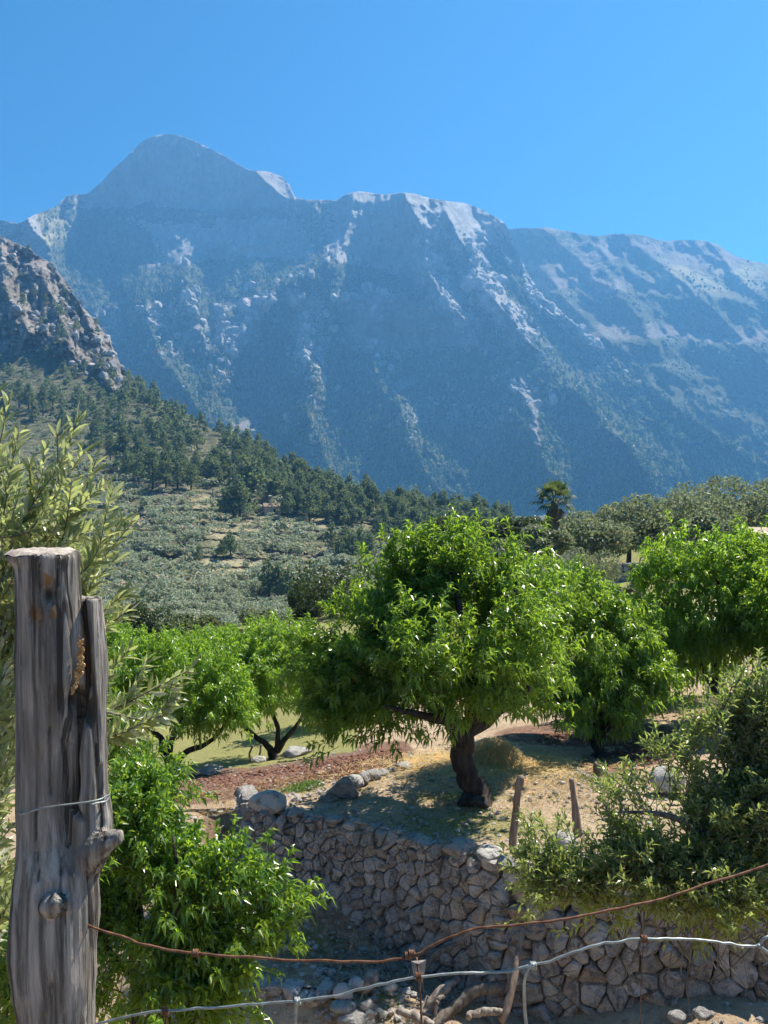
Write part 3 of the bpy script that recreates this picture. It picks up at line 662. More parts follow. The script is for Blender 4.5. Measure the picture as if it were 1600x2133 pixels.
def densify(pts3, n=60):
    return smooth_path(np.asarray(pts3), n)
ret = np.array([*XY(500, 11.95), -4.45])
wt = densify([ret] + wzt, 74); wb = densify([ret - np.array([0, 0, .30])] + wzb, 74)
wall, nst = dry_wall('dry_stone_wall', 'long curved dry-stone retaining wall holding up the terrace of the big almond tree', wt[:, :2], wt[:, 2] + 0.02, wb[:, 2],
                     np.interp(np.linspace(0, 1, 74), [0, 0.35, 0.6, 0.8, 1], [0.145, 0.165, 0.21, 0.27, 0.30]), 298, 3)
lw = np.array([P(430, 2060, 9.2), P(560, 2058, 9.0), P(640, 2062, 8.92), P(692, 2070, 8.8)])
lw = densify(lw, 20)
wall2, n2 = dry_wall('low_stone_wall', 'short low rubble wall in shade at the bottom below the leafy shrub', lw[:, :2], lw[:, 2] + 0.04, lw[:, 2] - 0.95, np.full(20, 0.19), 120, 5)
print('wall stones', nst, n2)

_ico = {}
def ico(sub):
    if sub not in _ico:
        import bmesh
        bm = bmesh.new(); bmesh.ops.create_icosphere(bm, subdivisions=sub, radius=1.0)
        _ico[sub] = (np.array([v.co[:] for v in bm.verts]), np.array([[v.index for v in f.verts] for f in bm.faces])); bm.free()
    return _ico[sub]
def rock(mb, c, size, seed, sub=2, rz=None, flat=0.18, tilt=0.2):
    v, f = ico(sub); rs = np.random.default_rng(seed)
    off = rs.random(3) * 50
    # planar cuts make it angular
    w = v.copy()
    for k in range(8):
        n = nrm(rs.normal(size=3)); d = 0.62 + 0.25 * rs.random(); t = w @ n; w = w - np.maximum(t - d, 0)[:, None] * n
    w = w * (1 + flat * fbm(v[:, 0] * 1.6 + off[0], v[:, 1] * 1.6 + off[1], v[:, 2] * 1.6 + off[2], seed, 3))[:, None]
    w = w * np.asarray(size)
    Rm = np.array((Matrix.Rotation(rs.random() * 6.28 if rz is None else rz, 3, 'Z') @ Matrix.Rotation(rs.normal() * tilt, 3, 'X')))
    mb.add(w @ Rm.T + np.asarray(c), f, None, np.array([rs.random(), rs.random(), rs.random()]))
def boulder(pxv, pyv, Dv, w_px, h_px, label, seed, name='boulder', group=None, rz=0.0, f=None, sub=4, cat='boulder', dp=0.8):
    p = P(pxv, pyv, Dv); s = np.array([pxlen(w_px, Dv) / 2, pxlen(w_px, Dv) / 2 * dp, pxlen(h_px, Dv) / 2]) * 1.12
    mb = MB(); rock(mb, p, s, seed, sub, rz); o = mb.build(name, M['stone'], smooth=True, loc=p - np.array([0, 0, s[2]])); tag(o, label, cat, group); return o
boulder(557, 1676, 11.15, 72, 50, 'large flat-topped pale boulder capping the left end of the stone wall', 11, rz=0.2)
boulder(716, 1643, 11.75, 66, 46, 'big pale overhanging boulder at the near end of the border row', 12, rz=-0.3)
boulder(692, 1668, 11.75, 50, 36, 'squat brown boulder tucked under the overhanging one in the border row', 13)
for k, (a, b, d, ww, hh, lab) in enumerate([
    (738, 1630, 12.0, 40, 30, 'tilted pale slab right behind the big overhanging border boulder'), (757, 1622, 12.2, 34, 28, 'third rock of the border row, counted from the near end'),
    (778, 1615, 12.4, 36, 26, 'wedge-shaped rock in the middle of the border row'), (800, 1611, 12.6, 26, 20, 'small grey rock just past the middle of the border row'),
    (818, 1607, 12.8, 24, 16, 'low dark rock before the last big one of the border row'), (842, 1602, 13.0, 52, 26, 'broad pale rock at the far end of the border row, beside the straw')]):
    boulder(a, b, d, ww, hh, lab, 20 + k, group='border row of rocks on the terrace', rz=-0.5 + 0.2 * k)
for k, (a, b, d, ww, hh, lab) in enumerate([
    (615, 1567, 17.4, 62, 20, 'flat grey rock on the far edge of the tilled strip, under the big tree'), (540, 1582, 17.2, 26, 12, 'small rock at the foot of the forked orchard tree'),
    (440, 1603, 16.9, 46, 12, 'low dark rock in the far edge of the tilled strip'), (380, 1618, 16.6, 26, 10, 'small dark rock near the left forked tree'),
    (1390, 1622, 11.4, 70, 50, 'large pale boulder half hidden by the wild olive shrub')]):
    boulder(a, b, d, ww, hh, lab, 40 + k, group='rocks along the far strip edge' if k < 4 else None)
# coping stones that lie on the wall top
for k, (a, b, d, ww, hh, lab) in enumerate([
    (615, 1693, 10.95, 34, 18, 'small coping stone next to the big left end boulder'), (700, 1706, 10.75, 40, 14, 'thin coping slab in shade on the left half of the wall'),
    (960, 1765, 9.85, 70, 26, 'sunlit coping stone left of the first pole'), (1020, 1776, 9.7, 60, 28, 'wide sunlit coping slab just left of the first pole'),
    (1055, 1797, 9.5, 44, 30, 'squarish coping stone under the first pole'), (1150, 1790, 9.55, 70, 34, 'pale coping stone between the two poles'),
    (1175, 1755, 9.9, 60, 44, 'rounded pale rock behind the wall top between the poles'), (1250, 1800, 9.3, 80, 36, 'broad pale coping slab below the second pole'), (1270, 1765, 9.8, 46, 30, 'small pale rock right of the second pole')]):
    boulder(a, b, d, ww, hh, lab, 60 + k, name='coping_stone', group='loose stones on the wall top', rz=0.3 * k, cat='stone')
# rubble on the sunlit mound at the bottom
rs = np.random.default_rng(99)
for k, (a, b, d, ww, hh, lab) in enumerate([
    (715, 2068, 8.75, 40, 34, 'upright pale rubble stone at the corner of the low wall'), (745, 2050, 8.95, 36, 26, 'rounded rubble stone behind the corner of the low wall'),
    (712, 2100, 8.6, 52, 30, 'blocky rubble stone low on the corner of the sunlit mound'), (735, 2122, 8.5, 60, 26, 'flat rubble slab at the bottom edge of the sunlit mound'),
    (765, 2095, 8.6, 30, 24, 'small tan rubble stone in the middle of the sunlit mound'), (768, 2112, 8.55, 26, 22, 'small reddish rubble stone low on the sunlit mound'),
    (815, 2056, 8.9, 22, 18, 'lone white stone at the top of the sunlit mound'), (1410, 2118, 8.0, 40, 20, 'pale stone in the sunlit gravel at the bottom right'), (1460, 2110, 8.1, 34, 18, 'second pale stone in the sunlit gravel at the bottom right')]):
    boulder(a, b, d, ww, hh, lab, 80 + k, name='rubble_stone', group='rubble at the wall foot', cat="stone", sub=3)
# loose gravel and clods
def scatter_rocks(n, sampler, smin, smax, seed):
    mb = MB(); v, f = ico(1); rs = np.random.default_rng(seed)
    protos = []
    for k in range(8):
        t = MB(); rock(t, (0, 0, 0), (1, 0.8, 0.6), seed + k, 1); protos.append(t.v[0])
    pos = sampler(n, rs); n = len(pos); sz = smin * (smax / smin) ** (rs.random(n) ** 2.2); ang = rs.random(n) * 6.28
    vv = np.stack([protos[k % 8] for k in range(n)]) * sz[:, None, None]
    c, s_ = np.cos(ang)[:, None], np.sin(ang)[:, None]
    vv = np.stack([vv[..., 0] * c - vv[..., 1] * s_, vv[..., 0] * s_ + vv[..., 1] * c, vv[..., 2]], -1) + pos[:, None]
    mb.add(vv.reshape(-1, 3), (f[None] + (np.arange(n) * len(v))[:, None, None]).reshape(-1, 3), None, np.repeat(rs.random((n, 3)), len(v), 0))
    return mb
def px_sampler(boxes, fz):
    def s(n, rs):
        out = []
        for (x0, x1, d0, d1, wgt) in boxes:
            k = int(n * wgt); q = rs.random(k) * (x1 - x0) + x0; d = d0 + (d1 - d0) * rs.random(k)
            d = np.maximum(d, np.where(q > 535, wallD(q) + 0.05, 0)) if fz is UP else np.minimum(d, np.where(q > 535, wallD(q) - 0.15, 99))
            x = (q - 800) / F / CP * d; out.append(np.stack([x, d, fz(x, d) + 0.015], -1))
        return np.concatenate(out)
    return s
mb = scatter_rocks(4600, px_sampler([(600, 1650, 9.2, 12.6, .62), (850, 1700, 11, 15, .16), (350, 900, 11.6, 14, .14), (300, 760, 14, 18, .08)], UP), 0.008, 0.055, 5)
o = mb.build('gravel', M['stone'], kind='stuff'); tag(o, 'loose gravel and small stones strewn over the terrace soil', 'gravel')
mb = scatter_rocks(1500, px_sampler([(450, 900, 8.7, 11.3, .5), (650, 950, 8.4, 9.4, .35), (1200, 1700, 7.6, 8.8, .15)], LO), 0.010, 0.075, 6)
o = mb.build('rubble', M['stone'], kind='stuff'); tag(o, 'small rubble and gravel on the lower ground at the wall foot', 'rubble')
mb = scatter_rocks(5000, px_sampler([(330, 840, 12.4, 15.5, .7), (1120, 1480, 13, 15.6, .3)], UP), 0.015, 0.075, 7)
M['clod'] = plain('red_soil_clod', (0.12, 0.06, 0.042), 0.95, 0.05, (0.24, 0.13, 0.09), 30, 0.4)
mb2 = MB(); pv_ = np.concatenate(mb.v).reshape(-1, 12, 3)
dep = pv_[:, 0, 1]; qx = 800 + F * pv_[:, 0, 0] / dep; qy = 1066.5 - F * (pv_[:, 0, 2] + 0.0384 * dep) / dep
zz = zones_up(qx, qy, pv_[:, 0, 0], dep)[..., 0] > 0.4
pv_ = pv_[zz]; v0, f0 = ico(1)
mb2.add(pv_.reshape(-1, 3), (f0[None] + (np.arange(len(pv_)) * 12)[:, None, None]).reshape(-1, 3))
o = mb2.build('soil_clods', M['clod'], kind='stuff'); tag(o, 'clods of red-brown soil in the tilled strips', 'soil')

# ------------------------------------------------------------------ limestone crags that stand out of the mountain slopes
def crags(name, label, pos, size, mat, seed):
    rs = np.random.default_rng(seed); protos = []
    for k in range(14):
        t = MB(); rock(t, (0, 0, 0), (1, 0.8, 0.95), seed + k, 2, flat=0.35, tilt=0.4); protos.append(t.v[0])
    f = ico(2)[1]; nv = len(protos[0]); n = len(pos); ang = rs.random(n) * 6.28; sx = .7 + .6 * rs.random(n); sz_ = .6 + .9 * rs.random(n)
    vv = np.stack([protos[k % 14] for k in range(n)]) * size[:, None, None]
    c, s_ = np.cos(ang)[:, None], np.sin(ang)[:, None]
    vv = np.stack([(vv[..., 0] * c - vv[..., 1] * s_) * sx[:, None], vv[..., 0] * s_ + vv[..., 1] * c, vv[..., 2] * sz_[:, None]], -1) + pos[:, None]
    mb = MB(); mb.add(vv.reshape(-1, 3), (f[None] + (np.arange(n) * nv)[:, None, None]).reshape(-1, 3), None, np.repeat(rs.random((n, 3)), nv, 0))
    o = mb.build(name, mat, kind='stuff'); tag(o, label, 'crags')
M['crag'] = plain('crag_limestone', (0.25, 0.24, 0.225), 0.95, 0.05, (0.42, 0.40, 0.37), 0.06, 0.8, bdist=3.0)
cr = np.random.default_rng(31); mpx, mpy, mrk, mcl, mfr, msc, mpt = MS
N = 22000; fi = cr.random(N) * 286; fj = cr.random(N) * 616; X = sample_grid(mpx, fi, fj); Y = sample_grid(mpy, fi, fj)
hgt = (1110 - sample_grid(mpy[-1:].repeat(2, 0), fi * 0, fj)) / 830.0
dn = np.clip(1.5 * sample_grid(mrk, fi, fj) - .35 + .5 * fbm(X / 26, Y / 26, 0, 91, 3), .08, 1) * (1 - .85 * sample_grid(mcl, fi, fj)) * (1 - sample_grid(msc, fi, fj)) * hgt * (1 - .75 * sample_grid(mfr, fi, fj)) * sstep(440, 540, Y) * (Y < 940)
for ln in SPURS: dn = dn + .55 * hgt * np.exp(-(seg_dist(X + 10 * fbm(X / 30, Y / 30, 0, 95, 2), Y, ln) / 15) ** 2)
kp = cr.random(N) < dn * .8
crags('mountain_crags', 'pale limestone crags dotted over the spurs of the main mountain', sample_grid(mpt, fi[kp], fj[kp]), (4.0 + 14 * cr.random(kp.sum()) ** 2.2) * np.interp(Y[kp], [600, 900], [1.1, .6]), M['crag'], 310)
N = 1500; X = cr.random(N) * 330 - 60; Y = 480 + cr.random(N) * 340; ps, ok, bq, rq = hill_at(X, Y)
kp = ok & (cr.random(N) < rq * .55)
crags('hilltop_crags', 'grey limestone crags of the rocky hilltop on the left', ps[kp], 0.9 + 3.4 * cr.random(kp.sum()) ** 2, M['crag'], 330)
# ------------------------------------------------------------------ trees
def grow(root, origin, limbs, ells, n_clump, n_shoot, leaf, mat, bark, seed, shoot=(0.22, 0.45), per=14, leafL=0.11, leafW=0.03, droop=0.5, up=0.35, clump=0.32, twigs=True, shell=0.55, trunk_name='trunk', whorl=0.5, sides=7, spikes=()):
    """limbs: list of (points, radii) in world space; ells: crown ellipsoids (centre, radii) in world space."""
    global rng
    keep, rng = rng, np.random.default_rng(seed)
    origin = np.asarray(origin); tb = MB(); nodes = []; nrad = []
    for pts, rad in limbs:
        sp = smooth_path(pts, 5 * len(pts)); rr = np.interp(np.linspace(0, 1, len(sp)), np.linspace(0, 1, len(rad)), rad)
        sp = sp + np.stack([fbm(sp[:, 2] * 4, sp[:, 0] * 4, 0, seed + 3, 2), fbm(sp[:, 2] * 4, sp[:, 1] * 4, 0, seed + 5, 2), 0 * rr], -1) * rr[:, None] * 0.8
        tube(tb, sp - origin, rr * (1 + 0.12 * fbm(sp[:, 2] * 9, sp[:, 0] * 9, 0, seed, 2)), sides); nodes += list(sp[len(sp) // 3:]); nrad += list(rr[len(sp) // 3:])
    vol = np.array([r[0] * r[1] * r[2] for _, r in ells]) ** 0.8; vol = vol / vol.sum()
    ek = rng.choice(len(ells), n_clump, p=vol); ce = np.array([e[0] for e in ells]); re = np.array([e[1] for e in ells]); re = np.maximum(re - 0.75 * clump, 0.42 * re)
    rad = 1 - (1 - shell) * rng.random(n_clump) ** 0.8 if shell > 0 else rng.random(n_clump) ** 0.4
    dirs = rdir(n_clump); cl = ce[ek] + re[ek] * dirs * rad[:, None]
    cl = np.concatenate([cl] + ([np.array(spikes)] if len(spikes) else [])); n_clump = len(cl)
    cen = ce.mean(0)
    # branches from limbs to clumps
    order = np.argsort(np.min(np.linalg.norm(cl[:, None] - np.array(nodes)[None], axis=2), axis=1))
    N_ = list(nodes); Rr = list(nrad)
    for k in order:
        A = np.array(N_); d = np.linalg.norm(A - cl[k], axis=1); i = int(np.argmin(d)); a = A[i]; b = cl[k]
        mid = (a + b) / 2 + np.array([0, 0, 0.08]) * d[i] + rng.normal(size=3) * 0.06 * d[i]
        sp = smooth_path([a, mid, b], 6); r0 = min(Rr[i] * 0.7, 0.006 + 0.012 * d[i]); rr = np.linspace(r0, max(r0 * 0.35, 0.003), 6)
        tube(tb, sp - origin, rr, 4, cap=False); N_ += list(sp[2:]); Rr += list(rr[2:])
    tb.build(trunk_name, bark, root, smooth=True)
    # shoots with leaves
    ck = rng.integers(0, n_clump, n_shoot)
    if len(spikes): ck[:len(spikes) * 5] = np.repeat(np.arange(n_clump - len(spikes), n_clump), 5)[:n_shoot]
    st = cl[ck] + rng.normal(size=(n_shoot, 3)) * clump * 0.55
    outw = nrm(cl[ck] - cen)
    sdir = nrm(0.55 * outw + np.array([0, 0, up]) + rng.normal(size=(n_shoot, 3)) * 0.55)
    sl_ = shoot[0] + (shoot[1] - shoot[0]) * rng.random(n_shoot)
    ltot = n_shoot * per
    si = np.repeat(np.arange(n_shoot), per); f = np.tile((np.arange(per) + 0.5) / per, n_shoot) ** whorl
    ang = np.tile(np.arange(per) * 2.4, n_shoot) + np.repeat(rng.random(n_shoot) * 6.28, per)
    u = nrm(np.cross(sdir, np.array([0.3, 0.2, 1.0]))); v = np.cross(sdir, u)
    rad_ = u[si] * np.cos(ang)[:, None] + v[si] * np.sin(ang)[:, None]
    base = st[si] + sdir[si] * (sl_[si] * f)[:, None]
    ld = nrm(sdir[si] * (0.35 + 0.7 * f[:, None]) + rad_ * 0.85 + np.array([0, 0, -0.25]) * droop + rng.normal(size=(ltot, 3)) * 0.18)
    nor = nrm(np.cross(np.cross(ld, np.array([0, 0, 1.0]) + 0.4 * rng.normal(size=(ltot, 3))), ld))
    var = np.concatenate([np.clip(0.35 * rng.random((n_shoot, 1))[si] + 0.65 * rng.random((ltot, 1)), 0, 1), rng.random((ltot, 2)), np.ones((ltot, 1))], 1)
    lb = MB(); leafset(lb, base - origin, ld, nor, leafL * (0.7 + 0.6 * rng.random(ltot)), leafW * (0.75 + 0.5 * rng.random(ltot)), droop * (0.5 + 0.8 * rng.random(ltot)), var)
    if twigs:
        # three-sided twig for each shoot
        a = st - origin; b = a + sdir * sl_[:, None]; tv = []
        for kk in range(3):
            o_ = u * math.cos(kk * 2.094) + v * math.sin(kk * 2.094); tv += [a + o_ * 0.004, b + o_ * 0.0015]
        tv = np.stack(tv, 1).reshape(-1, 3); off = (np.arange(n_shoot) * 6)[:, None]
        q = np.concatenate([off + np.array([0, 2, 3, 1]), off + np.array([2, 4, 5, 3]), off + np.array([4, 0, 1, 5])])
        tw = MB(); tw.add(tv, None, q); tw.build('twigs', bark, root, kind='stuff')
    lb.build('crown', mat, root, kind='stuff'); rng = keep
def E(cx, cy_, D_, rx, ry, rz=None):
    """Ellipsoid: photo-pixel centre and half sizes at distance D (depth radius rz in pixels too)."""
    return P(cx, cy_, D_), np.array([pxlen(rx, D_), pxlen(rz if rz else rx, D_), pxlen(ry, D_)])
def LP(l, D_): return [P(a[0], a[1], D_ + (a[2] if len(a) > 2 else 0)) for a in l]

# big almond tree in the middle
d0 = 11.3; base = P(985, 1676, d0); base[2] = up_z(base[0], base[1]) - 0.05
root = thing('almond_tree', base, 'large dark-trunked almond tree in the middle of the terrace, its crown widest', 'tree')
limbs = [([base + (0.02, 0, 0), *LP([(978, 1640), (968, 1600), (963, 1560), (965, 1525)], d0)], [0.25, 0.165, 0.15, 0.155, 0.17]),
         (LP([(965, 1530), (930, 1480), (880, 1420), (840, 1350)], d0), [0.13, 0.1, 0.075, 0.04]), (LP([(968, 1530), (990, 1460, -.3), (980, 1380, -.5), (960, 1280, -.4), (930, 1160, -.2)], d0), [0.13, 0.1, 0.08, 0.05, 0.02]),
         (LP([(970, 1525), (1040, 1480, .2), (1095, 1440, .3), (1110, 1400, .3), (1160, 1375, .3)], d0), [0.12, 0.085, 0.075, 0.06, 0.03]), (LP([(1095, 1440, .3), (1090, 1380, .2), (1080, 1300, 0), (1075, 1200, 0)], d0), [0.06, 0.05, 0.035, 0.015]),
         (LP([(960, 1530), (930, 1500, -.6), (880, 1490, -1.0), (800, 1470, -1.2)], d0), [0.10, 0.075, 0.05, 0.02]), (LP([(960, 1530), (900, 1470, .6), (800, 1420, 1.0), (720, 1400, .8)], d0), [0.10, 0.075, 0.05, 0.02]),
         (LP([(885, 1425), (860, 1330, .2), (840, 1200, .2)], d0), [0.06, 0.04, 0.02])]
ells = [E(950, 1330, d0, 230, 160, 240), E(920, 1220, d0, 130, 80, 130), E(760, 1400, d0, 125, 90), E(770, 1478, d0, 130, 66), E(900, 1455, d0 - .5, 110, 65), E(850, 1310, d0, 110, 90), E(1010, 1470, d0 - .5, 60, 60), E(1030, 1320, d0 + .3, 70, 110), E(695, 1440, d0, 70, 90)]
grow(root, base, limbs, ells, 175, 2350, None, M['almond'], M['bark'], 101, leafL=0.14, leafW=0.036, per=16, droop=0.40, clump=0.27, up=0.65,
     spikes=[P(a, b + 42, d0) for a, b in [(838, 1125), (922, 1112), (918, 1150), (972, 1118), (965, 1150), (1076, 1135), (880, 1150), (1020, 1190), (800, 1170), (840, 1160), (640, 1310), (680, 1300), (720, 1255)]])

def orchard(px_, py_, D_, forks, ells, label, seed, n_clump=90, n_shoot=800, tr=0.11, mat='almond_far', group='orchard almond trees', leafL=0.14, spikes=(), per=13, trunk=0.5, grow_px=22):
    b = P(px_, py_, D_); b[2] = up_z(b[0], b[1]) - 0.05
    root = thing('almond_tree', b, label, 'tree', group)
    limbs = []
    top = P(forks[0][0][0], forks[0][0][1], D_)
    limbs.append(([b, b * .5 + top * .5, top], [tr * 1.35, tr, tr * .95]))
    for fk in forks: limbs.append((LP(fk, D_), np.linspace(tr * .75, tr * .22, len(fk))))
    grow(root, b, limbs, [E(e[0], e[1], e[2], e[3] + grow_px, e[4] + grow_px) for e in ells], int(n_clump * 1.2), int(n_shoot * 1.02), None, M[mat], M['bark'], seed, leafL=leafL * 1.16, leafW=leafL * .325, per=per, clump=0.30, up=.4, twigs=False, sides=6, spikes=[P(s[0], s[1] + 22, s[2]) for s in spikes])
orchard(1243, 1584, 14.4, [[(1243, 1545), (1190, 1490), (1120, 1440), (1095, 1350)], [(1243, 1545), (1290, 1470), (1320, 1400), (1330, 1330)], [(1243, 1545), (1245, 1450, .4), (1260, 1350, .3), (1250, 1260)]],
        [(1250, 1370, 14.6, 105, 105), (1110, 1290, 13.0, 90, 90), (1190, 1300, 15.2, 80, 80), (1100, 1400, 13.1, 70, 70), (1300, 1400, 14.5, 60, 58), (1235, 1450, 14.3, 80, 34), (1165, 1430, 14.5, 50, 42)], 'almond tree on a short straight trunk just right of the big tree', 111, 140, 1900, mat='almond',
        spikes=[(1270, 1265, 14.5), (1210, 1215, 14.4), (1340, 1330, 14.5), (1365, 1400, 14.4), (1180, 1230, 14.4), (1130, 1200, 14)])
orchard(1522, 1486, 16.2, [[(1522, 1478), (1490, 1440), (1470, 1400), (1430, 1320)], [(1522, 1478), (1550, 1430), (1585, 1390), (1610, 1300)], [(1485, 1430), (1500, 1350, .3), (1500, 1250, .2), (1480, 1150)]],
        [(1480, 1270, 16.2, 120, 95), (1430, 1190, 16.3, 75, 65), (1570, 1230, 16.2, 110, 95), (1590, 1315, 16, 80, 42), (1430, 1325, 16.2, 85, 48), (1545, 1180, 16.4, 60, 50)], 'tall almond tree with a V-forked trunk on the right', 112, 120, 1500,
        spikes=[(1418, 1120, 16.3), (1545, 1125, 16.4), (1365, 1200, 16.2), (1340, 1260, 16.2), (1590, 1140, 16.3)])
orchard(1392, 1512, 18.5, [[(1390, 1490), (1360, 1440), (1340, 1380)], [(1390, 1490), (1420, 1420), (1430, 1340)], [(1390, 1490), (1385, 1400), (1390, 1320)]],
        [(1390, 1355, 18.5, 90, 55), (1340, 1330, 18.8, 70, 60), (1440, 1375, 18.5, 60, 38)], 'shaded almond tree behind, between the straight and the V-forked trunks', 113, 80, 850)
orchard(1315, 1532, 17.0, [[(1313, 1505), (1290, 1450), (1280, 1400)], [(1313, 1505), (1335, 1450), (1350, 1400)]], [(1310, 1400, 17.0, 65, 38), (1280, 1390, 17.4, 55, 42)], 'small almond tree with a thick dark trunk in the back shade', 114, 45, 420, tr=0.16)
orchard(1720, 1470, 15, [[(1715, 1430), (1680, 1380), (1650, 1300)], [(1715, 1430), (1750, 1350), (1760, 1280)]], [(1690, 1290, 15, 110, 120), (1650, 1360, 15, 60, 60)], 'almond tree cut off by the right edge of the picture', 115, 70, 700)
orchard(352, 1618, 17.5, [[(350, 1580), (335, 1540), (300, 1500), (270, 1440)], [(350, 1580), (365, 1530), (380, 1470), (370, 1400)], [(352, 1612), (385, 1570), (430, 1550), (465, 1515), (480, 1460)]],
        [(340, 1438, 17.5, 105, 58), (430, 1440, 17.4, 85, 70), (280, 1430, 17.6, 70, 70), (380, 1390, 17.6, 80, 40), (430, 1478, 17.3, 80, 22)], 'almond tree with three dark forked limbs left of the tilled strip', 116, 100, 1000, tr=0.12)
orchard(568, 1582, 20, [[(566, 1560), (535, 1535), (505, 1508), (480, 1490)], [(575, 1565), (580, 1520), (565, 1480), (540, 1420)], [(575, 1565), (600, 1530), (625, 1500), (640, 1440)]],
        [(555, 1412, 20, 95, 55), (510, 1400, 20, 70, 60), (610, 1390, 20.3, 60, 60), (560, 1360, 20.3, 80, 40), (480, 1445, 20, 45, 20)], 'almond tree with a two-stemmed trunk behind the tilled strip', 117, 95, 1000, spikes=[(480, 1320, 20.3), (545, 1310, 20.3), (590, 1320, 20.3)])
orchard(250, 1520, 24, [[(250, 1480), (230, 1440), (220, 1380)], [(250, 1480), (275, 1430), (290, 1380)]], [(250, 1390, 24, 75, 55), (220, 1350, 24, 60, 45), (320, 1400, 24.5, 60, 45)], 'bright almond crown just right of the fence post', 118, 70, 750, spikes=[(215, 1310, 24), (240, 1330, 24)])
orchard(430, 1500, 28, [[(430, 1470), (410, 1420), (400, 1380)], [(430, 1470), (450, 1420), (470, 1370)]], [(400, 1370, 28, 65, 35), (470, 1365, 28, 60, 38)], 'almond crown in the gap between the two forked orchard trees', 119, 50, 600, leafL=.15)
orchard(700, 1490, 24, [[(700, 1460), (680, 1420), (660, 1370)], [(700, 1460), (720, 1420), (740, 1380)]], [(670, 1400, 24, 60, 55), (730, 1440, 24, 70, 50)], 'shaded almond tree mostly hidden behind the left of the big crown', 120, 50, 550)

# young almond in front, left of the wall
b = np.array([*XY(330, 6.1), 0]); b[2] = lo_z(b[0], b[1]) - 0.05
root = thing('almond_sapling', b, 'dense young almond with glossy leaves in front, right beside the fence post', 'shrub')
top = P(330, 2080, 6.1)
limbs = [([b, b * .5 + top * .5, top], [.06, .05, .045]), ([top, P(300, 1950, 6.2), P(270, 1800, 6.3), P(250, 1680, 6.4)], [.04, .03, .02, .01]), ([top, P(400, 1970, 6.0), P(470, 1880, 5.9), P(520, 1800, 5.9)], [.04, .03, .02, .01]),
         ([top, P(360, 1960, 5.9), P(370, 1850, 5.8), P(360, 1740, 5.9)], [.035, .03, .02, .01]), ([top, P(480, 2000, 6.0), P(530, 1940, 6.0), P(580, 1890, 6.0)], [.03, .022, .016, .008]), ([top, P(240, 2000, 6.3), P(150, 1900, 6.4), P(60, 1850, 6.4)], [.035, .03, .02, .01])]
ells = [E(320, 1800, 6.1, 110, 110, 150), E(420, 1855, 6, 105, 85, 130), E(280, 1690, 6.3, 80, 60, 100), E(460, 1845, 6, 60, 50), E(360, 1960, 6, 150, 90, 130), E(220, 1900, 6.3, 130, 110), E(100, 1950, 6.4, 110, 100), E(550, 1905, 6, 45, 40), E(480, 2000, 5.9, 60, 50), E(60, 2060, 6.3, 80, 60), E(380, 2085, 5.8, 130, 60), E(210, 2085, 6.0, 120, 60)]
grow(root, b, limbs, ells, 165, 1750, None, M['almond'], M['bark'], 131, shoot=(.14, .3), per=12, leafL=.098, leafW=.031, droop=.45, up=.55, clump=.17, shell=.3, spikes=[P(570, 1885, 6), P(575, 1920, 6), P(490, 1840, 6), P(530, 1875, 6), P(280, 1660, 6.3), P(330, 1690, 6.3)])
b = np.array([*XY(270, 8.8), 0]); b[2] = lo_z(b[0], b[1]) - .05
root = thing('almond_sapling', b, 'slim almond shoots rising behind the fence post above the young almond', 'shrub')
grow(root, b, [([b, P(275, 1850, 8.8), P(260, 1700, 8.8), P(270, 1560, 8.8)], [.06, .045, .03, .012])], [E(265, 1590, 8.8, 55, 70), E(300, 1640, 8.8, 50, 45), E(240, 1520, 8.8, 30, 50)], 26, 240, None, M['almond'], M['bark'], 132, shoot=(.18, .35), per=12, leafL=.11, leafW=.03, up=.5, clump=.2)

# wild olive shrub on the right
b = P(1760, 2133, 5.0); b[2] = lo_z(b[0], b[1]) - .05
root = thing('wild_olive_shrub', b, 'big wild olive shrub with small glossy leaves leaning in from the right edge', 'shrub')
limbs = [([b, P(1720, 1990, 5.0), P(1650, 1850, 5.0), P(1580, 1700, 5.1)], [.09, .07, .05, .02]), ([P(1720, 1990, 5.0), P(1600, 1900, 4.9), P(1450, 1850, 4.9), P(1250, 1830, 5.0)], [.05, .035, .022, .008]), ([P(1650, 1850, 5), P(1520, 1760, 5), P(1400, 1700, 5), P(1290, 1690, 5)], [.04, .028, .018, .008]), ([P(1650, 1850, 5), P(1580, 1650, 5.2), P(1550, 1500, 5.2)], [.03, .022, .01])]
ells = [E(1500, 1710, 5.1, 120, 110), E(1560, 1560, 5.2, 90, 100), E(1350, 1800, 5, 120, 65), E(1220, 1850, 5, 80, 40), E(1480, 1840, 4.9, 160, 70), E(1650, 1700, 5.1, 150, 160), E(1160, 1820, 5, 40, 40), E(1270, 1900, 4.95, 50, 35), E(1600, 1500, 5.2, 60, 60)]
grow(root, b, limbs, ells, 230, 2600, None, M['olive_bush'], M['greybark'], 141, shoot=(.12, .26), per=15, leafL=.057, leafW=.0185, droop=.15, up=.75, clump=.13, shell=.35, whorl=.85, spikes=[P(1545, 1470, 5.2), P(1590, 1440, 5.2), P(1440, 1570, 5.1), P(1480, 1540, 5.1), P(1120, 1790, 5), P(1140, 1830, 5), P(1390, 1600, 5.1), P(1350, 1680, 5.1), P(1290, 1670, 5.1), P(1110, 1860, 5), P(1500, 1510, 5.2)])
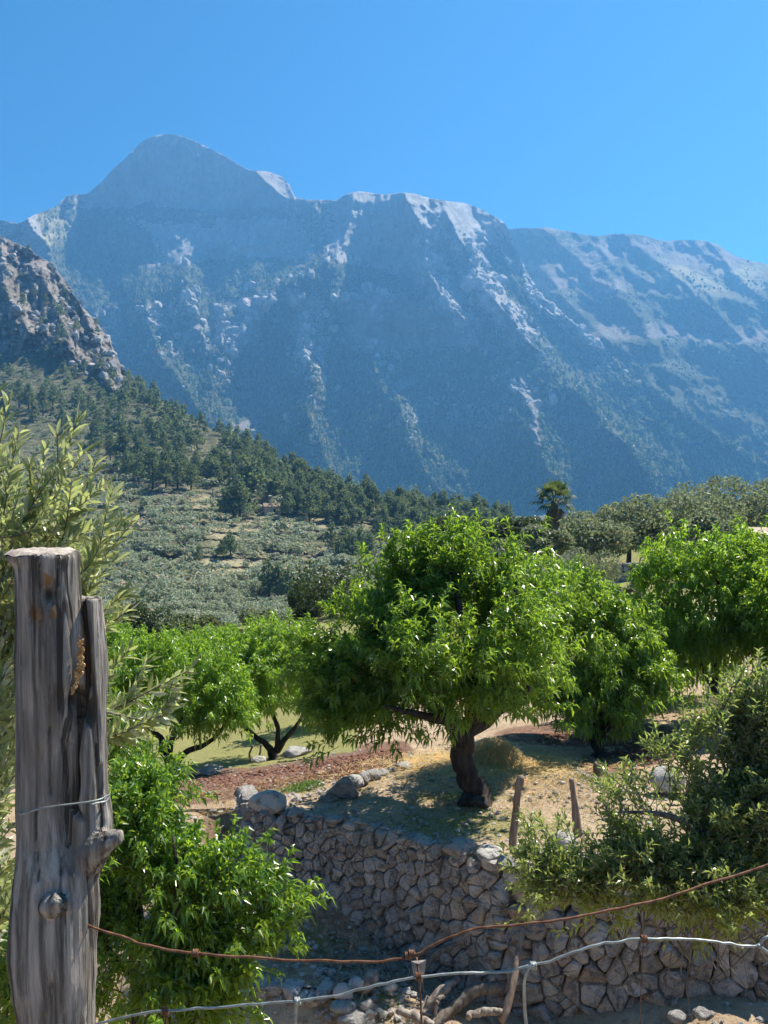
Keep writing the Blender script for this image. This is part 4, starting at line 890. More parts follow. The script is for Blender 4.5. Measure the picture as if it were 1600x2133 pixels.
# bare hanging twigs under the shrub
rs = np.random.default_rng(5); tb = MB()
for k in range(46):
    x0 = 1330 + rs.random() * 330; y0 = 1850 + rs.random() * 70; d = 4.75 + rs.random() * .5
    q = [np.array([x0, y0])]; v = np.array([rs.normal() * 22 - 8, 34 + rs.random() * 26])
    for s_ in range(4): v = v * np.array([1, .9]) + rs.normal(size=2) * 9; q.append(q[-1] + v)
    p3 = np.array([P(a[0], a[1], d - 0.02 * i) for i, a in enumerate(q)]) - b
    tube(tb, smooth_path(p3, 9), np.linspace(.0055, .0015, 9) * (.6 + rs.random()), 4, cap=False)
tb.build('bare_twigs', M['greybark'], root, kind='stuff')

# ------------------------------------------------------------------ olive in the left foreground: big leaves, one by one
def big_leaf_mesh(seed):
    rs = np.random.default_rng(seed); st = [(0, 0.04), (.22, .62), (.5, 1.0), (.78, .74), (1, .04)]; bend = .10 + .22 * rs.random(); fold = .12 + .2 * rs.random()
    v = []
    for f, wd in st:
        z = -bend * f * f
        v += [(f, -.11 * wd, z + fold * .22 * wd), (f, 0, z), (f, .11 * wd, z + fold * .22 * wd)]
    q = []
    for i in range(4): q += [(3 * i, 3 * i + 3, 3 * i + 4, 3 * i + 1), (3 * i + 1, 3 * i + 4, 3 * i + 5, 3 * i + 2)]
    return np.array(v), np.array(q)
b = np.array([*XY(-520, 2.1), -1.72])
root = thing('olive_tree', b, 'leafy olive with long pale-backed leaves behind the fence post at the left edge', 'tree')
rs = np.random.default_rng(17); tb = MB()
trunk = smooth_path([b, P(-420, 1900, 2.1), P(-330, 1500, 2.15), P(-260, 1200, 2.2)], 16); tube(tb, trunk - b, np.linspace(.07, .03, 16), 8); tb.build('trunk', M['greybark'], root, smooth=True)
br = MB(); LB = []
shoots = []
def sh(p0, p1, n, d0=2.1, d1=2.1, bend=0.0): shoots.append((P(p0[0], p0[1], d0), P(p1[0], p1[1], d1), n, bend))
for a, c in [((-60, 1300), (20, 830)), ((-60, 1250), (-10, 820)), ((40, 1220), (165, 868)), ((70, 1200), (120, 900)), ((20, 1250), (95, 930)), ((100, 1230), (200, 960)), ((110, 1240), (230, 1030)), ((120, 1260), (262, 1080)), ((130, 1290), (275, 1090)),
             ((120, 1300), (245, 1160)), ((0, 1180), (60, 960)), ((-30, 1150), (40, 900)), ((20, 1150), (130, 960)), ((60, 1190), (175, 940)), ((90, 1200), (150, 1000)), ((140, 1330), (255, 1240)), ((150, 1350), (262, 1275)), ((-60, 1400), (40, 1180)), ((-40, 1120), (100, 1050)), ((0, 1210), (190, 1100)), ((60, 1150), (215, 1010)),
             ((150, 1520), (395, 1395)), ((160, 1540), (335, 1490)), ((150, 1500), (300, 1380)), ((170, 1490), (270, 1350)), ((160, 1560), (320, 1510)), ((170, 1470), (360, 1420)),
             ((-80, 1500), (40, 1330)), ((-80, 1600), (45, 1420)), ((-80, 1700), (40, 1500)), ((-80, 1800), (40, 1600)), ((-80, 1850), (45, 1700)), ((-90, 1900), (35, 1790)), ((-60, 1300), (30, 1200)), ((-60, 1960), (35, 1850))]:
    sh(a, c, 24, 2.15 + .25 * rs.random(), 2.05 + .3 * rs.random(), rs.normal() * .03)
for k in range(150):   # inner filling shoots
    x = rs.random() * 260 - 60; lim = np.interp(x, [-60, 40, 120, 200], [900, 960, 1010, 1130]); y = lim + rs.random() * (1330 - lim); sh((x - 30 - 40 * rs.random(), y + 150 + 60 * rs.random()), (x, y), 12, 2.2 + .5 * rs.random(), 2.2 + .5 * rs.random())
for k in range(140):
    x = rs.random() * 120 - 85; y = 1350 + rs.random() * 560; sh((x - 50, y + 110), (x, y), 11, 2.2 + .5 * rs.random(), 2.2 + .5 * rs.random())
for p0, p1, n, bend in shoots:
    mid = (p0 + p1) / 2 + np.array([bend, 0, -abs(bend)]); path = smooth_path([p0, mid, p1], 10); tube(br, path - b, np.linspace(.0035, .0012, 10), 4, cap=False)
    tg = nrm(p1 - p0); u = nrm(np.cross(tg, rs.normal(size=3))); v = np.cross(tg, u)
    for i in range(n):
        f = .12 + .88 * (i + .5) / n; o_ = path[min(int(f * 9), 8)] * (1 - (f * 9) % 1) + path[min(int(f * 9) + 1, 9)] * ((f * 9) % 1); a0 = i * 1.57 + rs.normal() * .4
        for sgn in (1, -1):
            rd = (u * math.cos(a0) + v * math.sin(a0)) * sgn; dr = nrm(tg * (.75 + .5 * f) + rd * .62 + rs.normal(size=3) * .18); L_ = (.038 + .026 * rs.random()) * (1.05 - .3 * abs(f - .55))
            nr_ = nrm(np.cross(np.cross(dr, tg + .5 * rs.normal(size=3)), dr)); LB.append((o_, dr, nr_, L_ * 1.05))
br.build('twigs', M['greybark'], root, kind='stuff', smooth=True)
lm = []
for k in range(8):
    v, q = big_leaf_mesh(k); t = MB(); t.add(v, None, q, np.array([k / 7.0, ((k * 5) % 8) / 7.0, .5])); lm.append((t.mesh('leaf', M['olive_big'], True), v, q))
def visible(o_): 
    x = 800 + F * o_[0] / o_[1]; y = 1066 - F * (o_[2] + .0384 * o_[1]) / o_[1]; return -20 < x < 450 and not (25 < x < 225 and y > 1160)
score = [(-(l[3] / l[0][1]) if visible(l[0]) else 0) for l in LB]; order = np.argsort(score); rest = MB()
for n, k in enumerate(order):
    o_, dr, nr_, L_ = LB[k]; sd_ = np.cross(nr_, dr); m3 = np.stack([dr, sd_, nr_], 1) * L_
    if n < 300:
        ob = bpy.data.objects.new('leaf', lm[n % 8][0]); COL.objects.link(ob); ob.parent = root
        mm = Matrix.Identity(4)
        for i in range(3):
            for j in range(3): mm[i][j] = m3[i, j]
            mm[i][3] = (o_ - b)[i]
        ob.matrix_local = mm
    else:
        _, v, q = lm[n % 8]; rest.add(v @ m3.T + (o_ - b), None, q, np.array([rs.random(), rs.random(), .5]))
rest.build('foliage', M['olive_big'], root, kind='stuff', smooth=True)
print('olive leaves', len(LB))
# ------------------------------------------------------------------ prototypes for trees seen far off
def clump_crown(ells, n, size, seed, up=0.0, flat=1.0):
    """Crown of n small leaf tufts (4 triangles each) spread through ellipsoids; unit: metres."""
    r = np.random.default_rng(seed); vol = np.array([e[1][0] * e[1][1] * e[1][2] for e in ells]) ** .75; vol /= vol.sum()
    k = r.choice(len(ells), n, p=vol); c = np.array([e[0] for e in ells], float)[k]; rr = np.array([e[1] for e in ells], float)[k]
    d = nrm(r.normal(size=(n, 3))); pos = c + rr * d * (0.45 + 0.55 * r.random((n, 1)) ** .5)
    ld = nrm(d + np.array([0, 0, up]) + r.normal(size=(n, 3)) * .7); nor = nrm(d + r.normal(size=(n, 3)) * .5 + np.array([0, 0, .3]))
    mb = MB(); L_ = size * (.6 + .8 * r.random(n)); leafset(mb, pos - ld * L_[:, None] * .5, ld, nor, L_, L_ * .55 * flat, .25, np.concatenate([r.random((n, 3)), np.ones((n, 1))], 1), fold=.25)
    return mb
def trunk_mb(paths, sides=5):
    mb = MB()
    for pts, rad in paths: tube(mb, smooth_path(pts, 3 * len(pts)), np.interp(np.linspace(0, 1, 3 * len(pts)), np.linspace(0, 1, len(rad)), rad), sides)
    return mb
def proto(kind, v):
    r = np.random.default_rng(500 + v)
    if kind == 'olive':
        es = [((r.normal() * .35, r.normal() * .35, .62 + r.normal() * .06), (.34, .34, .26)) for _ in range(5)]
        es = [((e[0][0] * .8, e[0][1] * .8, e[0][2]), e[1]) for e in es]
        return clump_crown(es, 420, .17, 600 + v, .3), trunk_mb([([(0, 0, -.1), (.02, 0, .18), (0, 0, .4)], [.07, .05, .04]), ([(0, 0, .25), (.15, .05, .5)], [.04, .015]), ([(0, 0, .25), (-.14, -.06, .52)], [.04, .015])])
    if kind == 'pine':
        es = []
        for q in range(11):
            h = .3 + .68 * q / 10; w = (.30 * (1.06 - h) + .07) * (1 + .25 * r.normal()); a = r.random() * 6.28; o = .16 * (1.1 - h)
            es.append(((math.cos(a) * o, math.sin(a) * o, h), (w, w, .085)))
        return clump_crown(es, 460, .105, 620 + v, .5), trunk_mb([([(0, 0, -.08), (.01, 0, .4), (0, 0, .95)], [.03, .022, .008])])
    if kind == 'cypress':
        es = [((0, 0, .1 + .09 * q), (.085 * (1 - (q / 10.5) ** 3), .085 * (1 - (q / 10.5) ** 3), .08)) for q in range(10)]
        return clump_crown(es, 320, .05, 640, 1.6), trunk_mb([([(0, 0, -.05), (0, 0, .2), (0, 0, .9)], [.03, .025, .006])])
def place(kind, name, label, cat, group, spots, mats, nv=4):
    """spots: (position, height, width factor). Shared mesh data, every tree an object with its own parts."""
    meshes = []
    for v in range(nv):
        c, t = proto(kind, v); meshes.append((c.mesh('crown', mats[0]), t.mesh('trunk', mats[1], True)))
    for k, (p, h, wf) in enumerate(spots):
        lb, gp = label(p, k) if callable(label) else (label, group)
        rt = thing(name, p, lb, cat, gp); rt.scale = (h * wf, h * wf, h); rt.rotation_euler = (0, 0, random.random() * 6.28)
        for nm, me in zip(('crown', 'trunk'), meshes[k % nv]):
            o = bpy.data.objects.new(nm, me); COL.objects.link(o); o.parent = rt
            if nm == 'crown': o['kind'] = 'stuff'
def merged(kind, name, label, cat, spots, mat, thin=.45, nv=4):
    ps = []
    for v in range(nv):
        c, _ = proto(kind, v); vv = c.v[0].reshape(-1, 5, 3); q = np.random.default_rng(v).random(len(vv)) < thin
        ce = vv[q].mean(1, keepdims=True); ps.append((((vv[q] - ce) * (1 / thin) ** .4 + ce).reshape(-1, 3), c.c[0].reshape(-1, 5, 4)[q].reshape(-1, 4)))
    mb = MB(); t1 = np.array([[0, 2, 1], [0, 3, 2], [1, 2, 4], [2, 3, 4]])
    for k, (p, h, wf) in enumerate(spots):
        v, c = ps[k % nv]; a = random.random() * 6.28; ca, sa = math.cos(a), math.sin(a); w = np.stack([(v[:, 0] * ca - v[:, 1] * sa) * h * wf, (v[:, 0] * sa + v[:, 1] * ca) * h * wf, v[:, 2] * h], -1) + p
        mb.add(w, (t1[None] + (np.arange(len(v) // 5) * 5)[:, None, None]).reshape(-1, 3), None, c)
    o = mb.build(name, mat, kind='stuff'); tag(o, label, cat)
hr = np.random.default_rng(77)
# --- olives of the terraced hillside
N = 5200; X = 150 + hr.random(N) * 950 - 330 * (hr.random(N) < .25); Y = 860 + hr.random(N) * 500
ps, ok, bare_, rocky_ = hill_at(X, Y)
n1 = fbm(X / 60, Y / 45, 0, 401, 3)
sil = np.interp(X, [a for a, b in SIL3], [b for a, b in SIL3])
forest_m = np.clip(1.15 - (Y - sil - np.interp(X, [0, 200, 400, 600, 800], [230, 170, 60, 40, 50])) / 60.0, 0, 1)
keep = ok & (hr.random(N) < (1 - .72 * bare_) * (1 - .9 * forest_m) * np.clip(.75 + .6 * n1, .15, 1)) & (rocky_ < .3)
ol = []
cell = {}
for p, x, y, bq in zip(ps[keep], X[keep], Y[keep], bare_[keep]):
    h = (2.6 + 2.6 * hr.random() ** 1.5) * (0.8 if bq > .4 else 1); key = (int((x + 6 * math.sin(y / 9)) // 19), int(y // 13))
    if key in cell: continue
    cell[key] = 1; ol.append((p, h, 1.0 + .25 * hr.random()))
ol.sort(key=lambda a: -a[1] / a[0][1])
def pix(p): return 800 + F * p[0] / p[1], 1066.5 - F * (p[2] + .0384 * p[1]) / p[1]
def olive_label(p, k):
    x, y = pix(p)
    if y > 1290: return 'small olive at the foot of the hillside, just above the orchard crowns', 'olives at the hillside foot'
    if y > 1215: return 'small grey-green olive on the low part of the hillside, below the lowest bare terrace', 'olives on the low slope'
    if y > 1140: return ('small olive beside the tan bare terraces, left half of the hillside', 'olives left of the bare terraces') if x < 450 else ('small olive beside the tan bare terraces, right half of the hillside', 'olives right of the bare terraces')
    if y > 1060: return ('small olive above the bare terraces, towards the foreground olive branch', 'olives on the upper left terraces') if x < 480 else ('small olive on the upper terraces under the pine belt, towards the big almond', 'olives on the upper right terraces')
    return 'small olive high on the hillside among the pines', 'olives among the pines'
place('olive', 'olive_tree', olive_label, 'tree', None, ol[:300], (M['olive_hill'], M['greybark']))
merged('olive', 'olive_grove', 'further olives thinning out up the terraced hillside', 'olive grove', ol[300:], M['olive_hill'], .16)
# --- pines of the hillside
pn = []
def pine_at(x, y, hpx=None, h=None):
    p, ok, _, _ = hill_at([x], [y])
    if not ok[0]: return
    d = p[0][1]; pn.append((p[0], h if h else pxlen(hpx, d), .8 + .35 * hr.random()))
for x, y, h in [(290, 1010, 70), (318, 1018, 84), (345, 1024, 80), (370, 1018, 72), (398, 1022, 62), (310, 990, 60), (352, 995, 70), (380, 1000, 60), (486, 1078, 70), (470, 1080, 60), (500, 1085, 92), (520, 1060, 110), (485, 1050, 76), (505, 1030, 66), (540, 1010, 56),
                (600, 1080, 56), (645, 1085, 66), (680, 1090, 60), (660, 1075, 50), (640, 1060, 54), (610, 1050, 50), (690, 1150, 60), (720, 1160, 64), (750, 1155, 60), (705, 1170, 60), (735, 1175, 66), (770, 1165, 56), (790, 1130, 56), (830, 1120, 54), (800, 1100, 50), (860, 1110, 52),
                (560, 1255, 90), (600, 1262, 84), (580, 1250, 76), (630, 1260, 70), (480, 1160, 56), (465, 1165, 46), (415, 1175, 40), (260, 955, 66), (230, 960, 60), (205, 930, 64), (60, 860, 60), (90, 870, 66), (40, 850, 60), (110, 850, 56), (130, 900, 50), (10, 865, 60), (300, 1265, 40), (700, 1085, 46), (730, 1090, 44), (770, 1080, 44)]:
    pine_at(x, y, h)
N = 1500; X = hr.random(N) * 1100 - 40; sil = np.interp(X, [a for a, b in SIL3], [b for a, b in SIL3]); Y = sil + 4 + hr.random(N) * np.interp(X, [0, 200, 400, 600, 800], [420, 270, 120, 80, 70])
ps, ok, bq, rq = hill_at(X, Y)
n1 = fbm(X / 45, Y / 40, 0, 411, 3)
kp = ok & (hr.random(N) < np.clip(.45 + 1.0 * n1, .06, 1) * np.where(rq > .4, .30, 1))
for p, y in zip(ps[kp], Y[kp]): pn.append((p, 6.5 + 5.5 * hr.random(), .85 + .4 * hr.random()))
first = pn[:50]; rest_ = sorted(pn[50:], key=lambda a: -a[1] / a[0][1])
def pine_label(p, k):
    x, y = pix(p)
    if k < len(first):
        if k < 8: return 'pine in the dark clump left of the two thin cypresses', 'pine clump left of the cypresses'
        if k < 15: return 'pine in the tall dark clump right of the two thin cypresses', 'pine clump right of the cypresses'
        if k < 21: return 'pine beside the small stone hut on the hillside', 'pines by the hut'
        if k < 31: return 'pine in the grove left behind the top of the big almond crown', 'pine grove behind the big almond'
        if k < 35: return 'pine in the dark clump low on the hillside, beside the large carob', 'low pine clump'
        if k < 38: return 'lone small pine standing among the olive terraces', 'lone pines'
        return 'pine of the upper clumps behind the foreground olive branch', 'upper left pine clumps'
    if x < 250: return ('pine among the crags of the rocky hilltop', 'pines on the crags') if y < 720 else ('pine in the wood under the rocky hilltop at the left', 'pines under the hilltop')
    if x < 450: return 'pine on the shoulder of the hillside between the crag and the cypresses', 'pines on the hill shoulder'
    if x < 650: return 'pine on the skyline of the hillside above the tall dark clump', 'pines on the middle skyline'
    return 'pine on the low right end of the hillside skyline', 'pines on the right skyline'
place('pine', 'pine_tree', pine_label, 'tree', None, first + rest_[:240], (M['pine'], M['bark']))
merged('pine', 'pine_wood', 'pine wood climbing towards the rocky top of the left hillside', 'wood', rest_[240:], M['pine'], .2)
# --- scrub patches between
N = 3000; X = hr.random(N) * 1000 - 60; sil = np.interp(X, [a for a, b in SIL3], [b for a, b in SIL3]); Y = sil + hr.random(N) * 420
ps, ok, bq, rq = hill_at(X, Y); kp = ok & (hr.random(N) < np.clip(.5 + .9 * fbm(X / 25, Y / 25, 0, 421, 2), 0, 1) * (1 - bq) * np.where(Y > sil + np.interp(X, [0, 200, 400, 600, 800], [230, 170, 60, 40, 50]), .25, 1)) & (Y < 1300)
merged('olive', 'hillside_scrub', 'low grey-green scrub filling the gaps on the left hillside', 'scrub', [(p, 1.2 + 1.8 * hr.random(), 1.2) for p in ps[kp]], M['olive_hill'], .13)
p1 = hill_at([443], [1043])[0][0]; p2 = hill_at([449.5], [1044])[0][0]
place('cypress', 'cypress_tree', 'taller left one of the two thin dark cypresses on the hillside', 'tree', 'pair of cypresses', [(p1, pxlen(28, p1[1]), .8)], (M['dark'], M['bark']), 1)
place('cypress', 'cypress_tree', 'shorter right one of the two thin dark cypresses on the hillside', 'tree', 'pair of cypresses', [(p2, pxlen(20, p2[1]), .8)], (M['dark'], M['bark']), 1)

def box(mb, c, s, col=None):
    v = np.array([(x, y, z) for z in (0, 1) for y in (-.5, .5) for x in (-.5, .5)]) * s + c
    mb.add(v, None, [(0, 2, 3, 1), (4, 5, 7, 6), (0, 1, 5, 4), (2, 6, 7, 3), (0, 4, 6, 2), (1, 3, 7, 5)], col)
M['wallplaster'] = plain('old_render', (0.36, 0.28, 0.20), 0.95, 0.1, (0.50, 0.42, 0.32), 2.5, 0.4)
M['rooftile'] = plain('clay_tile', (0.22, 0.16, 0.12), 0.9, 0.1, (0.30, 0.22, 0.17), 3, 0.4)
M['darkopen'] = plain('dark_opening', (0.02, 0.018, 0.016), 0.9, 0.1)
def hut(x, y, wpx, hpx, label):
    p = hill_at([x], [y])[0][0]; d = p[1]; w_, h_ = pxlen(wpx, d), pxlen(hpx, d)
    rt = thing('stone_hut', p, label, 'hut', None); rt.rotation_euler = (0, 0, .25)
    mb = MB(); box(mb, (0, 0, -1.5), (w_, w_ * .7, h_ * .7 + 1.5)); mb.build('wall', M['wallplaster'], rt)
    mb = MB(); a, bb, h0, h1 = w_ * .56, w_ * .42, h_ * .7 + .01, h_
    mb.add([(-a, -bb, h0), (a, -bb, h0), (a, bb, h0), (-a, bb, h0), (-a, 0, h1), (a, 0, h1)], [(0, 4, 3), (1, 2, 5)], [(0, 1, 5, 4), (2, 3, 4, 5), (0, 3, 2, 1)]); mb.build('roof', M['rooftile'], rt)
    mb = MB(); box(mb, (w_ * .1, -w_ * .352, 0), (w_ * .16, .06, h_ * .42)); mb.build('door', M['darkopen'], rt)
hut(567, 1068, 34, 20, 'small pinkish stone hut among the pines on the hillside'); hut(468, 1043, 26, 16, 'tiny tan hut right of the two thin cypresses on the hillside'); hut(722, 1078, 34, 16, 'low grey hut near the right end of the hillside pines')

# ------------------------------------------------------------------ trees standing beyond the orchard
def round_tree(px_, top, bot, D_, rx, label, mat, seed, name='olive_tree', group=None, n=2600, size=.16, up=.4, bark='greybark', ells=None, zbase=None):
    b = np.array([*XY(px_, D_), 0.0]); b[2] = up_z(b[0], b[1]) if zbase is None else zbase
    cy_ = (top + bot) / 2; r = np.random.default_rng(seed)
    es = []
    for k in range(7):
        a = k * .9 + r.random(); q = .48
        c = P(px_ + rx * q * math.cos(a) * 1.1, cy_ + (bot - top) / 2 * .42 * math.sin(a * 1.7), D_ + pxlen(rx, D_) * .5 * math.sin(a)) - b
        es.append((c, (pxlen(rx, D_) * .56, pxlen(rx, D_) * .5, pxlen((bot - top) / 2, D_) * .60)))
    rt = thing(name, b, label, 'tree', group)
    c = clump_crown(es, n, size, seed, up, .62 if size < .2 else 1); c.build('crown', mat, rt, kind='stuff')
    cc = P(px_, cy_, D_) - b; s = cc[2]
    t = trunk_mb([([(0, 0, -.1), (.06, 0, s * .4), (0, 0, s * .75)], [.20, .15, .12]), ([(0, 0, s * .55), es[0][0]], [.10, .03]), ([(0, 0, s * .5), es[2][0]], [.10, .03]), ([(0, 0, s * .6), es[4][0]], [.09, .03])], 6)
    t.build('trunk', M[bark], rt, smooth=True)
og = 'olives on the rise to the right'
for k, a in enumerate([(1140, 1092, 1160, 46, 52, 'pale olive on a visible dark trunk left of the round grey bush'), (1245, 1062, 1160, 52, 82, 'wide grey-green olive behind the round bush'), (1310, 1040, 1150, 58, 75, 'olive just behind the pale garden wall'),
                       (1385, 1022, 1160, 56, 95, 'olive in the middle of the row on the right rise'), (1470, 1000, 1150, 58, 90, 'tall olive, second from the right end of the rise'), (1560, 988, 1130, 60, 100, 'tallest olive, at the right end of the rise'),
                       (1650, 990, 1110, 62, 84, 'olive cut by the right edge of the picture on the rise'), (1065, 1122, 1190, 48, 50, 'low pale olive right behind the top of the big almond'), (1190, 1078, 1130, 66, 50, 'small olive below the fan palm'), (1500, 1070, 1150, 44, 60, 'olive in front of the tall ones on the right rise')]):
    round_tree(a[0], a[1], a[2], a[3], a[4], a[5], M['olive_far'], 700 + k, group=og, n=3600, size=.32)
round_tree(1232, 1138, 1232, 40, 58, 'round dense grey olive bush in front of the garden wall', M['olive_far'], 720, n=3400, size=.17)
dk = 'dark evergreen trees behind the orchard'
for k, a in enumerate([(690, 1160, 1300, 44, 82, 'large dark carob tree left behind the big almond'), (312, 1248, 1365, 40, 56, 'round dark carob tree right of the fence post'), (640, 1220, 1310, 46, 40, 'smaller dark carob at the left foot of the large one'),
                       (950, 1070, 1130, 64, 50, 'dark tree top behind the left tips of the big almond'), (1015, 1072, 1140, 66, 44, 'dark tree top in the middle behind the big almond'), (1070, 1076, 1130, 66, 36, 'dark tree top left of the fan palm'), (1125, 1072, 1130, 62, 36, 'dark tree top at the foot of the fan palm'), (1010, 1110, 1180, 58, 70, 'dark tree hidden behind the tip of the big almond crown')]):
    round_tree(a[0], a[1], a[2], a[3], a[4], a[5], M['dark'], 730 + k, name='carob_tree', group=dk, n=2500, size=.22 if a[3] < 50 else .28, bark='bark')
for k, a in enumerate([(405, 1275, 1360, 48, 52, 'dull green olive right of the round dark carob'), (490, 1288, 1365, 50, 50, 'dull green olive behind the two-stemmed almond'), (575, 1280, 1360, 52, 48, 'dull green olive left of the large carob'), (540, 1265, 1330, 60, 40, 'olive half hidden behind the dull green ones'), (250, 1290, 1372, 40, 44, 'dull green tree between the fence post and the round carob'), (362, 1292, 1380, 36, 40, 'low dull green tree just right of the round carob'), (445, 1300, 1385, 38, 46, 'low dull green tree behind the left forked almond'), (525, 1305, 1385, 38, 46, 'low dull green tree above the two-stemmed almond'), (610, 1300, 1390, 36, 50, 'dull green tree at the left edge of the big almond crown'), (190, 1270, 1380, 44, 50, 'dull green tree hidden behind the top of the fence post'), (1290, 1205, 1300, 36, 60, 'dull green tree below the grey terrace wall'), (1190, 1210, 1300, 34, 60, 'dull green tree below the round grey olive bush'), (1100, 1200, 1290, 36, 60, 'dull green tree behind the right shoulder of the big almond')]):
    round_tree(a[0], a[1], a[2], a[3], a[4], a[5], M['olive_far'] if k == 3 else M['dullgreen'], 750 + k, group='olives behind the left orchard', n=2500, size=.33)
# ------------------------------------------------------------------ fan palm
b = np.array([*XY(1155, 58), 0.0]); b[2] = up_z(b[0], b[1]) - .3; hub = P(1155, 1044, 58)
rt = thing('fan_palm', b, 'fan palm with a shaggy head standing above the dark trees', 'palm')
mb = MB(); tube(mb, smooth_path([b - b, (hub - b) * .5 + (.1, 0, 0), hub - b], 14), np.linspace(.30, .24, 14), 9); mb.build('trunk', M['greybark'], rt, smooth=True)
r = np.random.default_rng(61)
fr_ = []
for k in range(30):
    az = k * 2.399; el = R(80 - 4.6 * k) if k < 22 else R(-62 - 2 * (k - 22))
    dr = np.array([math.cos(az) * math.cos(el), math.sin(az) * math.cos(el), math.sin(el)]); fr_.append((dr, (.85 + .3 * r.random()) * (1 if k < 22 else .6), k >= 22))
for dr, L_, dead in fr_:
    mb = MB(); pt = MB(); o0 = hub - b; pe = o0 + dr * L_ * .95 - np.array([0, 0, .10 * (1 - dr[2])]); tube(pt, smooth_path([o0, (o0 + pe) / 2 + (0, 0, .06), pe], 5), .022, 4)
    side = nrm(np.cross(dr, np.array([0, 0, 1.0]) if abs(dr[2]) < .95 else np.array([1.0, 0, 0]))); up_ = np.cross(side, dr); n = 18
    for i in range(n):
        a = (i / (n - 1) - .5) * R(230); d1 = nrm(dr * math.cos(a) + side * math.sin(a)); ln = .92 * (1 - .22 * abs(math.sin(a / 2))) * (.9 + .2 * r.random()); wv = nrm(np.cross(d1, up_)) * .055
        m_ = pe + d1 * ln * .55 + up_ * .03; t_ = pe + d1 * ln - np.array([0, 0, .22 + .12 * r.random()])
        c = np.array([.2 + .6 * r.random(), r.random(), .5]); mb.add([pe, m_ - wv, m_ + wv, t_], [(0, 1, 2), (1, 3, 2)], None, c)
    fo = mb.build('dead_frond' if dead else 'frond', M['deadfrond'] if dead else M['palm'], rt); pt.build('petiole', M['deadfrond'] if dead else M['palm'], fo)
# ------------------------------------------------------------------ garden walls behind the olives
def block_wall(x0, x1, ytop, D_, zb, label, mat, th=.4):
    a, c = P(x0, ytop, D_), P(x1, ytop, D_); mid = (a + c) / 2; w_ = c[0] - a[0]; o0 = np.array([mid[0], D_, zb])
    rt = thing('garden_wall', o0, label, 'wall'); h = a[2] - zb; r = np.random.default_rng(int(x0)); z = 0; row = 0
    mb = MB(); box(mb, (0, .06, -.3), (w_ - .04, th - .1, h + .28)); mb.build('core', M['core'], rt)
    while z < h - .05:
        ch = min(.24 + .1 * r.random(), h - z); x = -w_ / 2
        while x < w_ / 2 - .02:
            bw = min(.3 + .35 * r.random(), w_ / 2 - x); mb = MB(); pol = np.array([(x + .008, z + .008), (x + bw - .008, z + .008), (x + bw - .008, z + ch - .008), (x + .008, z + ch - .008)])
            stone_piece(mb, pol, lambda st, off: np.stack([st[:, 0], -th / 2 + .05 - np.broadcast_to(off, (len(st),)), st[:, 1]], -1), .05, .05, int(r.integers(1e6))); mb.build('stone', mat, rt, smooth=True); x += bw
        z += ch; row += 1
block_wall(1280, 1390, 1172, 47, -6.4, 'grey stone terrace wall right of the round olive bush', M['stone'])
def house(x0, x1, ytop, D_, zb, label):
    a, c = P(x0, ytop, D_), P(x1, ytop, D_); w_ = c[0] - a[0]; h = a[2] - zb; o0 = np.array([(a[0] + c[0]) / 2, D_, zb]); rt = thing('old_house', o0, label, 'house')
    mb = MB(); box(mb, (0, 1.5, -.3), (w_, 3.0, h + .3)); mb.build('wall', M['wallplaster'], rt)
    mb = MB(); A = w_ / 2 + .15
    mb.add([(-A, -.15, h + .01), (A, -.15, h + .01), (A, 3.15, h + .01), (-A, 3.15, h + .01), (-A, 1.5, h + .3), (A, 1.5, h + .3)], [(0, 4, 3), (1, 2, 5)], [(0, 1, 5, 4), (2, 3, 4, 5), (0, 3, 2, 1)]); mb.build('roof', M['wallplaster'], rt)
    mb = MB(); box(mb, (-w_ * .25, -.03, .05), (.5, .06, min(1.3, h * .8))); mb.build('door', M['darkopen'], rt)
house(1574, 1680, 1112, 47, -4.3, 'brown wall of a building at the right edge below the tall olives')

# ------------------------------------------------------------------ poles, stakes, stump, straw, grass
def pole(pts, rad, label, name='wooden_pole', cat='pole', group=None):
    p = np.array(pts); o0 = p[0]; mb = MB(); sp = smooth_path(p - o0, 26); rr = np.interp(np.linspace(0, 1, 26), np.linspace(0, 1, len(rad)), rad)
    sp[1:-1] += np.stack([fbm(sp[1:-1, 2] * 5, 0 * sp[1:-1, 2], 0, int(abs(o0[0]) * 100), 3), 0 * sp[1:-1, 2], 0 * sp[1:-1, 2]], -1) * .02
    tube(mb, sp, rr * (1 + .14 * fbm(sp[:, 2] * 11, 0 * sp[:, 2], 0, 3, 2)), 11); o = mb.build(name, M['pole'], smooth=True, loc=(0, 0, 0)); o.location = o0; return tag(o, label, cat, group)
pole([P(1070, 1774, 9.6), P(1072, 1720, 9.6), P(1076, 1660, 9.6), P(1085, 1617, 9.6)], [.045, .044, .042, .045], 'leaning weathered pole on the wall top, the left of two', group='poles on the wall')
pole([P(1204, 1740, 10.2), P(1200, 1700, 10.2), P(1196, 1665, 10.2), P(1191, 1622, 10.2)], [.062, .05, .036, .034], 'weathered pole with a thick foot on the wall top, the right of two', group='poles on the wall')
pole([P(526, 1590, 17.5), P(521, 1572, 17.5), P(527, 1553, 17.5)], [.022, .022, .02], 'thin left stake beside the two-stemmed orchard tree', 'stake', 'stake', 'thin orchard stakes')
pole([P(538, 1586, 17.6), P(540, 1570, 17.6), P(545, 1551, 17.6)], [.022, .022, .02], 'thin right stake beside the two-stemmed orchard tree', 'stake', 'stake', 'thin orchard stakes')
pole([P(1247, 1616, 12.3), P(1247, 1605, 12.3), P(1247, 1594, 12.3)], [.075, .07, .066], 'short cut stump before the almond right of the big tree', 'stump', 'stump')
